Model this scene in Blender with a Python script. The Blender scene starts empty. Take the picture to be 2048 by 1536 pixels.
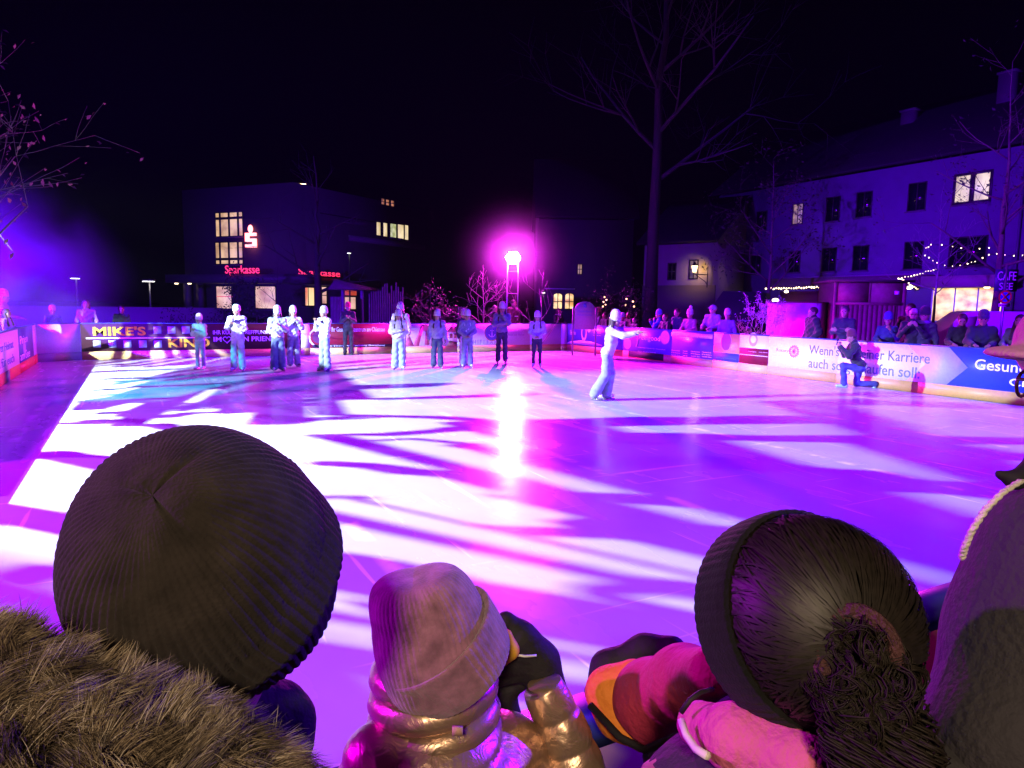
import bpy, bmesh, math, random
import numpy as np
from mathutils import Vector, Matrix
R = math.radians
random.seed(7)
rng = np.random.default_rng(7)
scn = bpy.context.scene
COL = scn.collection

# ------------------------------------------------------------------ camera
# world axes: X along the short side of the rink, Y along its long side, Z up; the viewer stands at the origin
F_PX, PITCH, ROLL, YAW, EYE = 1384.67, 0.11497, 0.015855, 0.49454, 1.85
def ray(px, py):
    a, b = px - 1024, py - 768
    cr, sr = math.cos(ROLL), math.sin(ROLL)
    x, y = (a*cr + b*sr)/F_PX, (-a*sr + b*cr)/F_PX
    cp, sp = math.cos(PITCH), math.sin(PITCH)
    yy, z = cp - y*sp, -sp - y*cp
    c, s = math.cos(YAW), math.sin(YAW)
    return Vector((x*c + yy*s, -x*s + yy*c, z))
CAM0 = Vector((0, 0, EYE))
def depth(px, py, d):                       # point of the sight line at horizontal depth d
    r = ray(px, py)
    return CAM0 + r*(d/(r.x*math.sin(YAW) + r.y*math.cos(YAW)))
def ground(px, py, z=0.0):
    r = ray(px, py)
    return CAM0 + r*((z - EYE)/r.z)
def plane_hit(px, py, p0, n):
    r = ray(px, py)
    return CAM0 + r*((Vector(p0) - CAM0).dot(n)/r.dot(n))
fw = ray(1024, 768).normalized()
rt = (ray(1124, 768) - ray(1024, 768)).normalized()
up = rt.cross(fw)
cd = bpy.data.cameras.new('camera')
cam = bpy.data.objects.new('camera', cd); COL.objects.link(cam)
m3 = Matrix((rt, up, -fw)).transposed()
cam.matrix_world = Matrix.Translation(CAM0) @ m3.to_4x4()
cd.sensor_width = 36; cd.lens = F_PX/2048*36
cd.clip_start = 0.05; cd.clip_end = 800
scn.camera = cam

# ------------------------------------------------------------------ night sky, view
w = bpy.data.worlds.new('World'); scn.world = w; w.use_nodes = True
bg = w.node_tree.nodes['Background']
bg.inputs[0].default_value = (0.30, 0.16, 0.55, 1); bg.inputs[1].default_value = 0.0005
scn.view_settings.view_transform = 'Standard'; scn.view_settings.look = 'None'
scn.view_settings.exposure = 0.0; scn.view_settings.gamma = 1.0
cy = scn.cycles
cy.use_denoising = True
try: cy.denoiser = 'OPENIMAGEDENOISE'
except Exception: pass
cy.max_bounces = 6; cy.diffuse_bounces = 3; cy.glossy_bounces = 3; cy.volume_bounces = 0
cy.sample_clamp_indirect = 3.0; cy.sample_clamp_direct = 0
cy.use_light_tree = True
cy.volume_step_rate = 2.0; cy.volume_max_steps = 96
cy.caustics_reflective = False; cy.caustics_refractive = False

def lamp(name, kind, loc, power, color, target=None, size=0.15, angle=90, blend=0.5, spec=1.0, vol=1.0, parent=None):
    L = bpy.data.lights.new(name, kind); L.energy = power; L.color = color
    L.shadow_soft_size = size
    if kind == 'SPOT': L.spot_size = R(angle); L.spot_blend = blend
    L.specular_factor = spec
    try: L.volume_factor = vol
    except Exception: pass
    o = bpy.data.objects.new(name, L); COL.objects.link(o); o.location = loc
    if target is not None:
        o.rotation_euler = (Vector(target) - Vector(loc)).to_track_quat('-Z', 'Y').to_euler()
    return o
# stage lighting of the show (masts for the spots and wash lamp are built further down)
WHITE_MAST = Vector((-7.0, 14.0, 4.5))
WASH_MAST = Vector((13.6, 25.3, 3.72))
STAGE = [(WHITE_MAST, 42000, (0.66, 0.86, 1.0)), (WHITE_MAST + Vector((0.05, 1.1, -0.1)), 9000, (0.05, 0.75, 1.0)), (WHITE_MAST + Vector((0.05, -1.1, 0.05)), 6000, (0.35, 0.10, 1.0))]
for (p_, e_, c_), (aim_, cone_) in zip(STAGE, ((WHITE_MAST + Vector((1, -.15, -.35)), 170), (Vector((3.0, 18.0, 0)), 50), (Vector((9, 9, 0)), 150))): lamp('stage_spot', 'SPOT', p_, e_, c_, aim_, 0.016, cone_, 0.3)
lamp('wash_lamp', 'SPOT', WASH_MAST + Vector((-0.32, -0.55, 0)), 9500, (1.0, 0.0, 1.0), (5, 9, 1), 0.2, 150, 0.6, spec=14)
lamp('fill_flood', 'SPOT', (16.6, 2.6, 7.0), 31000, (0.11, 0.0, 1.0), (5.5, 10, 0), 0.2, 100, 0.7, spec=0.2)  # added outside the view, no mast; fills the ice with violet
lamp('fill_flood', 'SPOT', (-8.5, 7.0, 6.0), 7800, (0.62, 0.0, 1.0), (1.0, 5.5, 0), 0.2, 95, 0.9, spec=0.2)  # second added lamp, unseen and without mast; fills the ice with magenta
lamp('facade_fill', 'SPOT', (-8.5, 11, 5.2), 170000, (0.13, 0.0, 1.0), (36, 17.5, 6), 0.3, 38, 0.9, spec=0.2)  # unseen lamp added to turn the long house violet
# warm lamp added unseen behind the viewers, lights their backs
lamp('warm_fill', 'SPOT', (-1.5, -2.4, 3.7), 620, (1.0, 0.74, 0.46), (0.30, 0.55, 1.40), 0.2, 42, 0.6)

# ------------------------------------------------------------------ materials
MATS = {}
def nmat(name):
    m = bpy.data.materials.new(name); m.use_nodes = True
    return m, m.node_tree.nodes, m.node_tree.links, m.node_tree.nodes['Principled BSDF']
def mat(color, rough=0.7, metal=0.0, noise=0.12, scale=18.0, bump=0.0, bscale=60.0, spec=0.4, sheen=0.0, name='surface'):
    key = (tuple(color), rough, metal, noise, scale, bump, bscale, spec, sheen)
    if key in MATS: return MATS[key]
    m, N, L, b = nmat(name)
    b.inputs['Roughness'].default_value = rough; b.inputs['Metallic'].default_value = metal
    b.inputs['Specular IOR Level'].default_value = spec
    if sheen: b.inputs['Sheen Weight'].default_value = sheen
    tc = N.new('ShaderNodeTexCoord')
    nz = N.new('ShaderNodeTexNoise'); nz.inputs['Scale'].default_value = scale; nz.inputs['Detail'].default_value = 4
    L.new(tc.outputs['Object'], nz.inputs['Vector'])
    mx = N.new('ShaderNodeMix'); mx.data_type = 'RGBA'
    c = color
    mx.inputs[6].default_value = (*[max(0, v*(1 - noise*1.6)) for v in c], 1)
    mx.inputs[7].default_value = (*[min(1, v*(1 + noise*1.2)) for v in c], 1)
    L.new(nz.outputs['Fac'], mx.inputs[0]); L.new(mx.outputs[2], b.inputs['Base Color'])
    if bump:
        n2 = N.new('ShaderNodeTexNoise'); n2.inputs['Scale'].default_value = bscale; n2.inputs['Detail'].default_value = 3
        L.new(tc.outputs['Object'], n2.inputs['Vector'])
        bp = N.new('ShaderNodeBump'); bp.inputs['Strength'].default_value = bump; bp.inputs['Distance'].default_value = 0.02
        L.new(n2.outputs['Fac'], bp.inputs['Height']); L.new(bp.outputs[0], b.inputs['Normal'])
    MATS[key] = m
    return m
def glow(color, strength, name='lit'):
    key = ('glow', tuple(color), strength)
    if key in MATS: return MATS[key]
    m, N, L, b = nmat(name)
    b.inputs['Base Color'].default_value = (0.3, 0.3, 0.3, 1)
    b.inputs['Emission Color'].default_value = (*color, 1); b.inputs['Emission Strength'].default_value = strength
    MATS[key] = m
    return m
def room_glow(c1, c2, strength, scale=(3, 3, 3), name='lit_room'):
    """a lit room seen through a window: uneven warm light"""
    m, N, L, b = nmat(name)
    tc = N.new('ShaderNodeTexCoord'); mp = N.new('ShaderNodeMapping'); mp.inputs['Scale'].default_value = scale
    L.new(tc.outputs['Object'], mp.inputs[0])
    nz = N.new('ShaderNodeTexNoise'); nz.inputs['Scale'].default_value = 1.0; nz.inputs['Detail'].default_value = 5
    L.new(mp.outputs[0], nz.inputs['Vector'])
    cr = N.new('ShaderNodeValToRGB'); e = cr.color_ramp.elements
    e[0].position = 0.36; e[0].color = (*c1, 1); e[1].position = 0.62; e[1].color = (*c2, 1)
    L.new(nz.outputs['Fac'], cr.inputs[0])
    b.inputs['Base Color'].default_value = (0.2, 0.2, 0.2, 1)
    L.new(cr.outputs[0], b.inputs['Emission Color']); b.inputs['Emission Strength'].default_value = strength
    return m

# ------------------------------------------------------------------ mesh helpers
class MB:
    """collects vertices and faces; build() links them as ONE mesh object"""
    def __init__(s): s.v = []; s.n = 0; s.f = []
    def add(s, verts, faces, mi=0):
        v = np.asarray(verts, float).reshape(-1, 3)
        if len(v) == 0: return s
        groups = {}
        if isinstance(faces, np.ndarray): groups[faces.shape[1]] = faces
        else:
            for f in faces: groups.setdefault(len(f), []).append(f)
        for k, g in groups.items(): s.f.append((np.asarray(g, int) + s.n, mi))
        s.v.append(v); s.n += len(v)
        return s
    def box(s, c, d, rot=None, mi=0):
        c = np.array(c, float); h = np.array(d, float)/2
        p = np.array([[x, y, z] for x in (-1, 1) for y in (-1, 1) for z in (-1, 1)])*h
        if rot is not None: p = p @ np.array(rot.to_3x3()).T
        return s.add(p + c, [(0, 1, 3, 2), (4, 6, 7, 5), (0, 4, 5, 1), (2, 3, 7, 6), (0, 2, 6, 4), (1, 5, 7, 3)], mi)
    def span(s, a, b, mi=0):
        a = np.array(a, float); b = np.array(b, float)
        return s.box((a + b)/2, np.abs(b - a), None, mi)
    def quad(s, pts, mi=0): return s.add(pts, [tuple(range(len(pts)))], mi)
    def tube(s, pts, radii, n=8, mi=0, cap=True):
        P = [Vector(p) for p in pts]
        if not hasattr(radii, '__len__'): radii = [radii]*len(P)
        prev = None; V = []; Fc = []
        for i, p in enumerate(P):
            t = (P[min(i + 1, len(P) - 1)] - P[max(i - 1, 0)])
            t = t.normalized() if t.length > 1e-9 else Vector((0, 0, 1))
            if prev is None:
                x = t.orthogonal().normalized()
            else:
                x = prev - t*prev.dot(t)
                x = x.normalized() if x.length > 1e-6 else t.orthogonal().normalized()
            prev = x; y = t.cross(x)
            for k in range(n):
                a = 2*math.pi*k/n
                V.append(p + (x*math.cos(a) + y*math.sin(a))*radii[i])
        for i in range(len(P) - 1):
            for k in range(n):
                k2 = (k + 1) % n
                Fc.append((i*n + k, i*n + k2, (i + 1)*n + k2, (i + 1)*n + k))
        if cap:
            Fc.append(tuple(range(n - 1, -1, -1))); Fc.append(tuple((len(P) - 1)*n + k for k in range(n)))
        return s.add([tuple(v) for v in V], Fc, mi)
    def lathe(s, prof, n=24, origin=(0, 0, 0), mi=0, axis='Z'):
        V = []; Fc = []
        for r, z in prof:
            for k in range(n):
                a = 2*math.pi*k/n
                q = (r*math.cos(a), r*math.sin(a), z)
                if axis == 'Y': q = (q[0], q[2], q[1])
                if axis == 'X': q = (q[2], q[0], q[1])
                V.append((q[0] + origin[0], q[1] + origin[1], q[2] + origin[2]))
        for i in range(len(prof) - 1):
            for k in range(n):
                k2 = (k + 1) % n
                Fc.append((i*n + k, i*n + k2, (i + 1)*n + k2, (i + 1)*n + k))
        return s.add(V, Fc, mi)
    def prism(s, poly, y0, y1, mi=0):
        """poly of (x, z) given counter-clockwise seen from -Y, extruded from y0 (front) to y1"""
        n = len(poly)
        V = [(x, y0, z) for x, z in poly] + [(x, y1, z) for x, z in poly]
        Fc = [tuple(range(n)), tuple(range(2*n - 1, n - 1, -1))]
        for i in range(n):
            j = (i + 1) % n; Fc.append((j, i, n + i, n + j))
        return s.add(V, Fc, mi)
    def merge(s, other, M=None, mi_off=0):
        off = s.n
        for v in other.v:
            s.v.append(v if M is None else v @ np.array(M.to_3x3()).T + np.array(M.translation))
        for f, mi in other.f: s.f.append((f + off, mi + mi_off))
        s.n += other.n
        return s
    def build(s, name, mats, parent=None, smooth=False, loc=None, kind=None):
        me = bpy.data.meshes.new(name)
        V = np.concatenate(s.v) if s.v else np.zeros((0, 3))
        me.vertices.add(len(V)); me.vertices.foreach_set('co', V.astype(np.float32).ravel())
        tot = []; loops = []; mis = []
        for f, mi in s.f:
            tot.append(np.full(len(f), f.shape[1])); loops.append(f.ravel()); mis.append(np.full(len(f), mi))
        tot = np.concatenate(tot); loops = np.concatenate(loops); mis = np.concatenate(mis)
        me.loops.add(len(loops)); me.loops.foreach_set('vertex_index', loops.astype(np.int32))
        me.polygons.add(len(tot))
        me.polygons.foreach_set('loop_start', np.concatenate([[0], np.cumsum(tot)[:-1]]).astype(np.int32))
        me.polygons.foreach_set('loop_total', tot.astype(np.int32))
        me.polygons.foreach_set('material_index', mis.astype(np.int32))
        if smooth: me.polygons.foreach_set('use_smooth', np.ones(len(tot), bool))
        me.update(calc_edges=True); me.validate()
        for m in (mats if isinstance(mats, (list, tuple)) else [mats]): me.materials.append(m)
        o = bpy.data.objects.new(name, me); COL.objects.link(o)
        if parent is not None: o.parent = parent
        if loc is not None: o.location = loc
        if kind: o['kind'] = kind
        return o
def thing(name, label, cat, loc=(0, 0, 0), rotz=0.0, group=None):
    o = bpy.data.objects.new(name, None); COL.objects.link(o)
    o.empty_display_size = 0.2
    o.location = loc; o.rotation_euler = (0, 0, rotz)
    o['label'] = label; o['category'] = cat
    if group: o['group'] = group
    return o
def tag(o, label, cat, group=None):
    o['label'] = label; o['category'] = cat
    if group: o['group'] = group
    return o
def copy_tree(o, parent=None):
    c = o.copy(); COL.objects.link(c)
    if parent is not None: c.parent = parent
    for ch in list(o.children): copy_tree(ch, c)
    return c

# ------------------------------------------------------------------ smooth bodies from blended round cones
def smin(a, b, k):
    h = np.maximum(k - np.abs(a - b), 0)/k
    return np.minimum(a, b) - h*h*k*0.25
def sdf_mesh(prims, res=0.02, k=0.04, pad=0.03):
    """prims: ('c',a,b,ra,rb) round cone, ('e',centre,radii[,rot]) ellipsoid; a trailing '-' kind carves"""
    lo = np.full(3, 1e9); hi = -lo
    for p in prims:
        if p[0][0] == 'c':
            for q, r in ((p[1], p[3]), (p[2], p[4])):
                lo = np.minimum(lo, np.array(q) - r); hi = np.maximum(hi, np.array(q) + r)
        else:
            r = max(p[2]); lo = np.minimum(lo, np.array(p[1]) - r); hi = np.maximum(hi, np.array(p[1]) + r)
    lo -= pad + res; hi += pad + res
    n = np.ceil((hi - lo)/res).astype(int) + 1
    ax = [lo[i] + res*np.arange(n[i]) for i in range(3)]
    X, Y, Z = np.meshgrid(*ax, indexing='ij')
    X = X.astype(np.float32); Y = Y.astype(np.float32); Z = Z.astype(np.float32)
    Fv = None
    for p in prims:
        if p[0][0] == 'c':
            a = np.array(p[1], float); b = np.array(p[2], float); ab = b - a; L2 = max(float(ab @ ab), 1e-9)
            px, py, pz = X - a[0], Y - a[1], Z - a[2]
            t = np.clip((px*ab[0] + py*ab[1] + pz*ab[2])/L2, 0, 1)
            d = np.sqrt((px - t*ab[0])**2 + (py - t*ab[1])**2 + (pz - t*ab[2])**2) - (p[3] + (p[4] - p[3])*t)
        else:
            c = np.array(p[1], float); r = p[2]
            px, py, pz = X - c[0], Y - c[1], Z - c[2]
            if len(p) > 3 and p[3] is not None:
                Mi = np.array(p[3].to_3x3()).T
                px, py, pz = (Mi[i, 0]*px + Mi[i, 1]*py + Mi[i, 2]*pz for i in range(3))
            k0 = np.sqrt((px/r[0])**2 + (py/r[1])**2 + (pz/r[2])**2)
            k1 = np.sqrt((px/r[0]**2)**2 + (py/r[1]**2)**2 + (pz/r[2]**2)**2) + 1e-9
            d = k0*(k0 - 1)/k1
        kk = p[5] if (p[0][0] == 'c' and len(p) > 5) else (p[4] if (p[0][0] == 'e' and len(p) > 4) else k)
        if p[0].endswith('-'): Fv = -smin(-Fv, d, kk)
        else: Fv = d if Fv is None else smin(Fv, d, kk)
    return nets(Fv, lo, res)
def nets(Fv, lo, res):
    S = Fv < 0
    nx, ny, nz = Fv.shape
    def cut(A, i, j, l): return A[i:nx - 1 + i, j:ny - 1 + j, l:nz - 1 + l]
    cnt = sum(cut(S, i, j, l).astype(np.int8) for i in (0, 1) for j in (0, 1) for l in (0, 1))
    mask = (cnt > 0) & (cnt < 8)
    ids = np.argwhere(mask)
    acc = np.zeros((len(ids), 3)); num = np.zeros(len(ids))
    I, J, K = ids.T
    for axis in range(3):
        for o1 in (0, 1):
            for o2 in (0, 1):
                a = [0, 0, 0]; oth = [q for q in range(3) if q != axis]
                a[oth[0]] = o1; a[oth[1]] = o2; b = list(a); b[axis] = 1
                f0 = Fv[I + a[0], J + a[1], K + a[2]]; f1 = Fv[I + b[0], J + b[1], K + b[2]]
                cr = (f0 < 0) != (f1 < 0)
                t = np.where(cr, f0/np.where(f0 == f1, 1, f0 - f1), 0)
                pos = np.tile(np.array(a, float), (len(ids), 1)); pos[:, axis] = t
                acc[cr] += pos[cr]; num[cr] += 1
    V = (ids + acc/num[:, None])*res + lo
    idx = -np.ones(mask.shape, int); idx[mask] = np.arange(len(ids))
    faces = []
    for axis in range(3):
        oth = [q for q in range(3) if q != axis]
        sl0 = [slice(None)]*3; sl1 = [slice(None)]*3
        sl0[axis] = slice(0, -1); sl1[axis] = slice(1, None)
        A = S[tuple(sl0)]; B = S[tuple(sl1)]
        e = np.argwhere(A != B)
        ok = (e[:, oth[0]] > 0) & (e[:, oth[1]] > 0) & (e[:, oth[0]] < Fv.shape[oth[0]] - 1) & (e[:, oth[1]] < Fv.shape[oth[1]] - 1)
        e = e[ok]
        if len(e) == 0: continue
        def cell(d0, d1):
            q = e.copy(); q[:, oth[0]] -= d0; q[:, oth[1]] -= d1
            return idx[q[:, 0], q[:, 1], q[:, 2]]
        q = np.stack([cell(1, 1), cell(0, 1), cell(0, 0), cell(1, 0)], 1)
        flip = ~A[e[:, 0], e[:, 1], e[:, 2]]
        if axis == 1: flip = ~flip
        q[flip] = q[flip][:, ::-1]
        faces.append(q)
    return V, np.concatenate(faces)
# ------------------------------------------------------------------ ground and ice
U0, U1, V0, V1 = -2.55, 15.48, 1.02, 24.1      # inner faces of the barrier
m, N, L, b = nmat('paving')
tc = N.new('ShaderNodeTexCoord')
br = N.new('ShaderNodeTexBrick'); br.inputs['Scale'].default_value = 3.0
br.inputs['Color1'].default_value = (0.055, 0.052, 0.05, 1); br.inputs['Color2'].default_value = (0.075, 0.07, 0.068, 1); br.inputs['Mortar'].default_value = (0.03, 0.03, 0.03, 1)
L.new(tc.outputs['Object'], br.inputs['Vector']); L.new(br.outputs['Color'], b.inputs['Base Color'])
b.inputs['Roughness'].default_value = 0.6
g = MB(); g.quad([(-250, -150, -0.03), (250, -150, -0.03), (250, 300, -0.03), (-250, 300, -0.03)])
g.build('ground', m, kind='structure')

m, N, L, b = nmat('ice')
tc = N.new('ShaderNodeTexCoord')
def noise(scale, detail=4, vec=None, mapscale=None, rotz=0):
    nz = N.new('ShaderNodeTexNoise'); nz.inputs['Scale'].default_value = scale; nz.inputs['Detail'].default_value = detail
    if mapscale:
        mp = N.new('ShaderNodeMapping'); mp.inputs['Scale'].default_value = mapscale; mp.inputs['Rotation'].default_value = (0, 0, rotz)
        L.new(tc.outputs['Object'], mp.inputs[0]); L.new(mp.outputs[0], nz.inputs['Vector'])
    else: L.new(tc.outputs['Object'], nz.inputs['Vector'])
    return nz
def ramp(src, p0, c0, p1, c1):
    r = N.new('ShaderNodeValToRGB'); e = r.color_ramp.elements
    e[0].position = p0; e[0].color = (*c0, 1); e[1].position = p1; e[1].color = (*c1, 1)
    L.new(src, r.inputs[0]); return r
n1 = noise(0.55, 6); col = ramp(n1.outputs['Fac'], 0.3, (0.49, 0.49, 0.53), 0.7, (0.61, 0.62, 0.66))
n2 = noise(2.2, 6, mapscale=(1.0, 0.35, 1), rotz=0.4)
rr = ramp(n2.outputs['Fac'], 0.3, (0.17,)*3, 0.7, (0.31,)*3); L.new(rr.outputs[0], b.inputs['Roughness'])
b.inputs['Specular IOR Level'].default_value = 0.42; b.inputs['IOR'].default_value = 1.33
# skate scratches and the resurfacer's ridges
n3 = noise(16, 5, mapscale=(1.0, 0.18, 1), rotz=0.9); n4 = noise(3.0, 4, mapscale=(0.7, 1.3, 1))
wv = N.new('ShaderNodeTexWave'); wv.wave_type = 'BANDS'; wv.bands_direction = 'X'; wv.inputs['Scale'].default_value = 0.105
wv.inputs['Distortion'].default_value = 0.25; wv.inputs['Detail'].default_value = 1
L.new(tc.outputs['Object'], wv.inputs['Vector'])
rid = ramp(wv.outputs['Fac'], 0.992, (0, 0, 0), 1.0, (1, 1, 1)); n5 = noise(2.4, 3)
brk = ramp(n5.outputs['Fac'], 0.47, (0, 0, 0), 0.56, (1, 1, 1))
def mth(op, a, bb):
    q = N.new('ShaderNodeMath'); q.operation = op
    for i, x in enumerate((a, bb)):
        if isinstance(x, (int, float)): q.inputs[i].default_value = x
        else: L.new(x, q.inputs[i])
    return q.outputs[0]
scr = noise(9, 2, mapscale=(1.0, 0.05, 1), rotz=0.5); sc_ = ramp(scr.outputs['Fac'], 0.655, (0, 0, 0), 0.70, (1, 1, 1))
scr2 = noise(7, 2, mapscale=(0.06, 1.0, 1), rotz=0.25); sc2_ = ramp(scr2.outputs['Fac'], 0.67, (0, 0, 0), 0.72, (1, 1, 1))
snow = mth('MAXIMUM', mth('MULTIPLY', rid.outputs[0], brk.outputs[0]), mth('MULTIPLY', mth('MAXIMUM', sc_.outputs[0], sc2_.outputs[0]), 0.85))
mxc = N.new('ShaderNodeMix'); mxc.data_type = 'RGBA'; L.new(snow, mxc.inputs[0]); L.new(col.outputs[0], mxc.inputs[6]); mxc.inputs[7].default_value = (.92, .92, .94, 1)
L.new(mxc.outputs[2], b.inputs['Base Color'])
hgt = mth('ADD', mth('MULTIPLY', n3.outputs['Fac'], 0.25), mth('ADD', mth('MULTIPLY', n4.outputs['Fac'], 0.9), mth('MULTIPLY', mth('MULTIPLY', rid.outputs[0], brk.outputs[0]), 0.5)))
bp = N.new('ShaderNodeBump'); bp.inputs['Strength'].default_value = 0.35; bp.inputs['Distance'].default_value = 0.009
L.new(hgt, bp.inputs['Height']); L.new(bp.outputs[0], b.inputs['Normal'])
ICE = m
xs_, ys_ = np.linspace(U0 - 0.1, U1 + 0.1, 37), np.linspace(V0 - 0.05, V1 + 0.1, 47)
gx_, gy_ = np.meshgrid(xs_, ys_, indexing='ij'); nY = len(ys_)
i_, j_ = np.meshgrid(np.arange(len(xs_) - 1), np.arange(nY - 1), indexing='ij'); k_ = (i_*nY + j_).ravel()
g = MB(); g.add(np.stack([gx_.ravel(), gy_.ravel(), np.zeros(gx_.size)], 1), np.stack([k_, k_ + nY, k_ + nY + 1, k_ + 1], 1))
g.build('ice', ICE, kind='structure')

# ------------------------------------------------------------------ lettering
def text_mb(s, size=1.0, bold=0.0, shear=0.0, spacing=1.0, extr=0.002):
    cu = bpy.data.curves.new('t', 'FONT'); cu.body = s; cu.size = size; cu.offset = bold; cu.shear = shear
    cu.space_character = spacing; cu.resolution_u = 3; cu.extrude = extr
    o = bpy.data.objects.new('t', cu); COL.objects.link(o)
    dg = bpy.context.evaluated_depsgraph_get(); dg.update()
    me = o.evaluated_get(dg).to_mesh()
    V = np.array([v.co for v in me.vertices]); Fc = [tuple(p.vertices) for p in me.polygons]
    o.evaluated_get(dg).to_mesh_clear()
    bpy.data.objects.remove(o); bpy.data.curves.remove(cu)
    return V, Fc
def text_fit(mb, s, x0, x1, z0, z1, y=-0.0035, bold=0.0, shear=0.0, mi=0, cap=True):
    """writes s in the x-z plane facing -Y, stretched to the box x0..x1, z0..z1"""
    V, Fc = text_mb(s, 1.0, bold, shear)
    a = V.min(0); bb = V.max(0)
    X = x0 + (V[:, 0] - a[0])/(bb[0] - a[0])*(x1 - x0); Z = z0 + (V[:, 1] - a[1])/(bb[1] - a[1])*(z1 - z0)
    Y = y - V[:, 2]
    mb.add(np.stack([X, Y, Z], 1), Fc, mi)

# ------------------------------------------------------------------ rink barrier
BH, KICK = 1.1, 0.245
m_rail = mat((0.03, 0.05, 0.16), 0.4, name='rail')
m_kick = mat((0.62, 0.40, 0.14), 0.45, name='kick_plate')
m_kick_red = mat((0.62, 0.06, 0.05), 0.45)
m_steel = mat((0.35, 0.35, 0.37), 0.35, 0.8)
m_white = mat((0.78, 0.78, 0.80), 0.4)
m_wht_txt = mat((0.85, 0.85, 0.86), 0.5, noise=0.02)
m_blue_txt = mat((0.10, 0.14, 0.42), 0.5, noise=0.02)
m_gold_txt = mat((0.50, 0.33, 0.008), 0.5, noise=0.02)
m_panel = {}
class Board:
    def __init__(s, p0, p1, label, pan, kick=None, name='advertising_board', group=None, rail=True, kicker=True):
        s.p0 = Vector((p0[0], p0[1], 0)); d = Vector((p1[0] - p0[0], p1[1] - p0[1], 0)); s.len = d.length; s.d = d.normalized()
        s.n = Vector((0, 0, 1)).cross(s.d)
        s.root = thing(name, label, 'rink barrier', s.p0, math.atan2(s.d.y, s.d.x), group)
        Ln = s.len - 0.006
        MB().span((0, 0, KICK), (Ln, 0.035, BH - 0.03)).build('panel', pan, s.root)
        if kicker: MB().span((0, -0.006, 0.004), (Ln, 0.03, KICK)).build('kick_plate', kick or m_kick, s.root)
        if rail: MB().span((0, -0.012, BH - 0.03), (Ln, 0.05, BH)).build('top_rail', m_rail, s.root)
        for x in np.arange(min(0.3, Ln/2), Ln, 2.0):
            f = MB(); f.span((x - 0.02, 0.036, 0), (x + 0.02, 0.08, BH - 0.04)); f.tube([(x, 0.06, 0.9), (x, 0.6, 0.0)], 0.015, 6)
            f.build('support', m_steel, s.root)
    def loc(s, px, py):
        h = plane_hit(px, py, s.p0, s.n) - s.p0
        return h.dot(s.d), h.z
    def text(s, t, px0, py0, px1, py1, m, bold=0.0, shear=0.0, y=-0.004):
        """t fills the photo box (px0, py0)-(px1, py1), bottom right last"""
        x0, z1 = s.loc(px0, py0); x1, z0 = s.loc(px1, py1)
        mb = MB(); text_fit(mb, t, x0, x1, z0, z1, y, bold, shear)
        return mb.build('lettering', m, s.root)
    def rect(s, px0, py0, px1, py1, m, name='printed_patch', y=-0.0025):
        x0, z1 = s.loc(px0, py0); x1, z0 = s.loc(px1, py1)
        return MB().span((x0, y, z0), (x1, 0.0, z1)).build(name, m, s.root)
    def poly(s, pts, m, name='printed_patch', y=-0.0025):
        return MB().prism([s.loc(*p) for p in pts], y, 0.0).build(name, m, s.root)
    def disc(s, px, py, r, m, name='emblem', y=-0.0025, r_in=0.0, ry=None, n=40):
        x, z = s.loc(px, py); ry = ry or r
        mb = MB(); V = []; Fc = []
        for k in range(n):
            a = 2*math.pi*k/n
            V.append((x + r*math.cos(a), y, z + ry*math.sin(a)))
            V.append((x + r_in*math.cos(a), y, z + r_in*ry/r*math.sin(a)))
        for k in range(n):
            j = (k + 1) % n; Fc.append((2*k, 2*j, 2*j + 1, 2*k + 1))
        mb.add(V, Fc)
        return mb.build(name, m, s.root)
def far_u(px): return plane_hit(px, 680, (0, V1, 0), Vector((0, 1, 0))).x
def right_v(px): return plane_hit(px, 700, (U1, 0, 0), Vector((1, 0, 0))).y

# left side, seen at a grazing angle
m_pale = mat((0.62, 0.60, 0.68), 0.4)
B1 = Board((U0, 9.0), (U0, 20.15), 'white advertising board with grey script along the left side of the rink, red kick plate', m_white, m_kick_red)
for t, z1, z0 in (('unserer Heimat', 0.86, 0.68), ('und für euch', 0.55, 0.36)):
    x1 = B1.loc(27, 700)[0]; mb = MB(); text_fit(mb, t, x1 - 2.6, x1, z0, z1, -0.004); mb.build('lettering', m_blue_txt, B1.root)
MB().span((B1.loc(12, 745)[0], -0.009, 0.01), (B1.loc(19, 745)[0], -0.006, KICK)).build('steel_joint', m_steel, B1.root)
B2 = Board((U0, 20.15), (U0, 22.75), 'narrow dark blue advertising board with white script beside the far left rink corner', mat((0.10, 0.10, 0.30), 0.4), m_kick_red)
B2.text('Prien', 39, 673, 55, 683, m_wht_txt); B2.disc(49, 697, 0.22, mat((0.4, 0.4, 0.6)), 'emblem'); B2.text('am See', 40, 705, 60, 712, m_wht_txt)
B2b = Board((U0, 22.75), (U0, 23.45), 'short plain pale board at the far end of the left rink side', m_pale, m_kick_red)
c_end = far_u(162)
B3 = Board((U0, 23.45), (c_end, V1), 'blank pale corner board between the red kick plates and the brown cinema board', m_pale, mat((0.35, 0.33, 0.38), 0.4))
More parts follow.
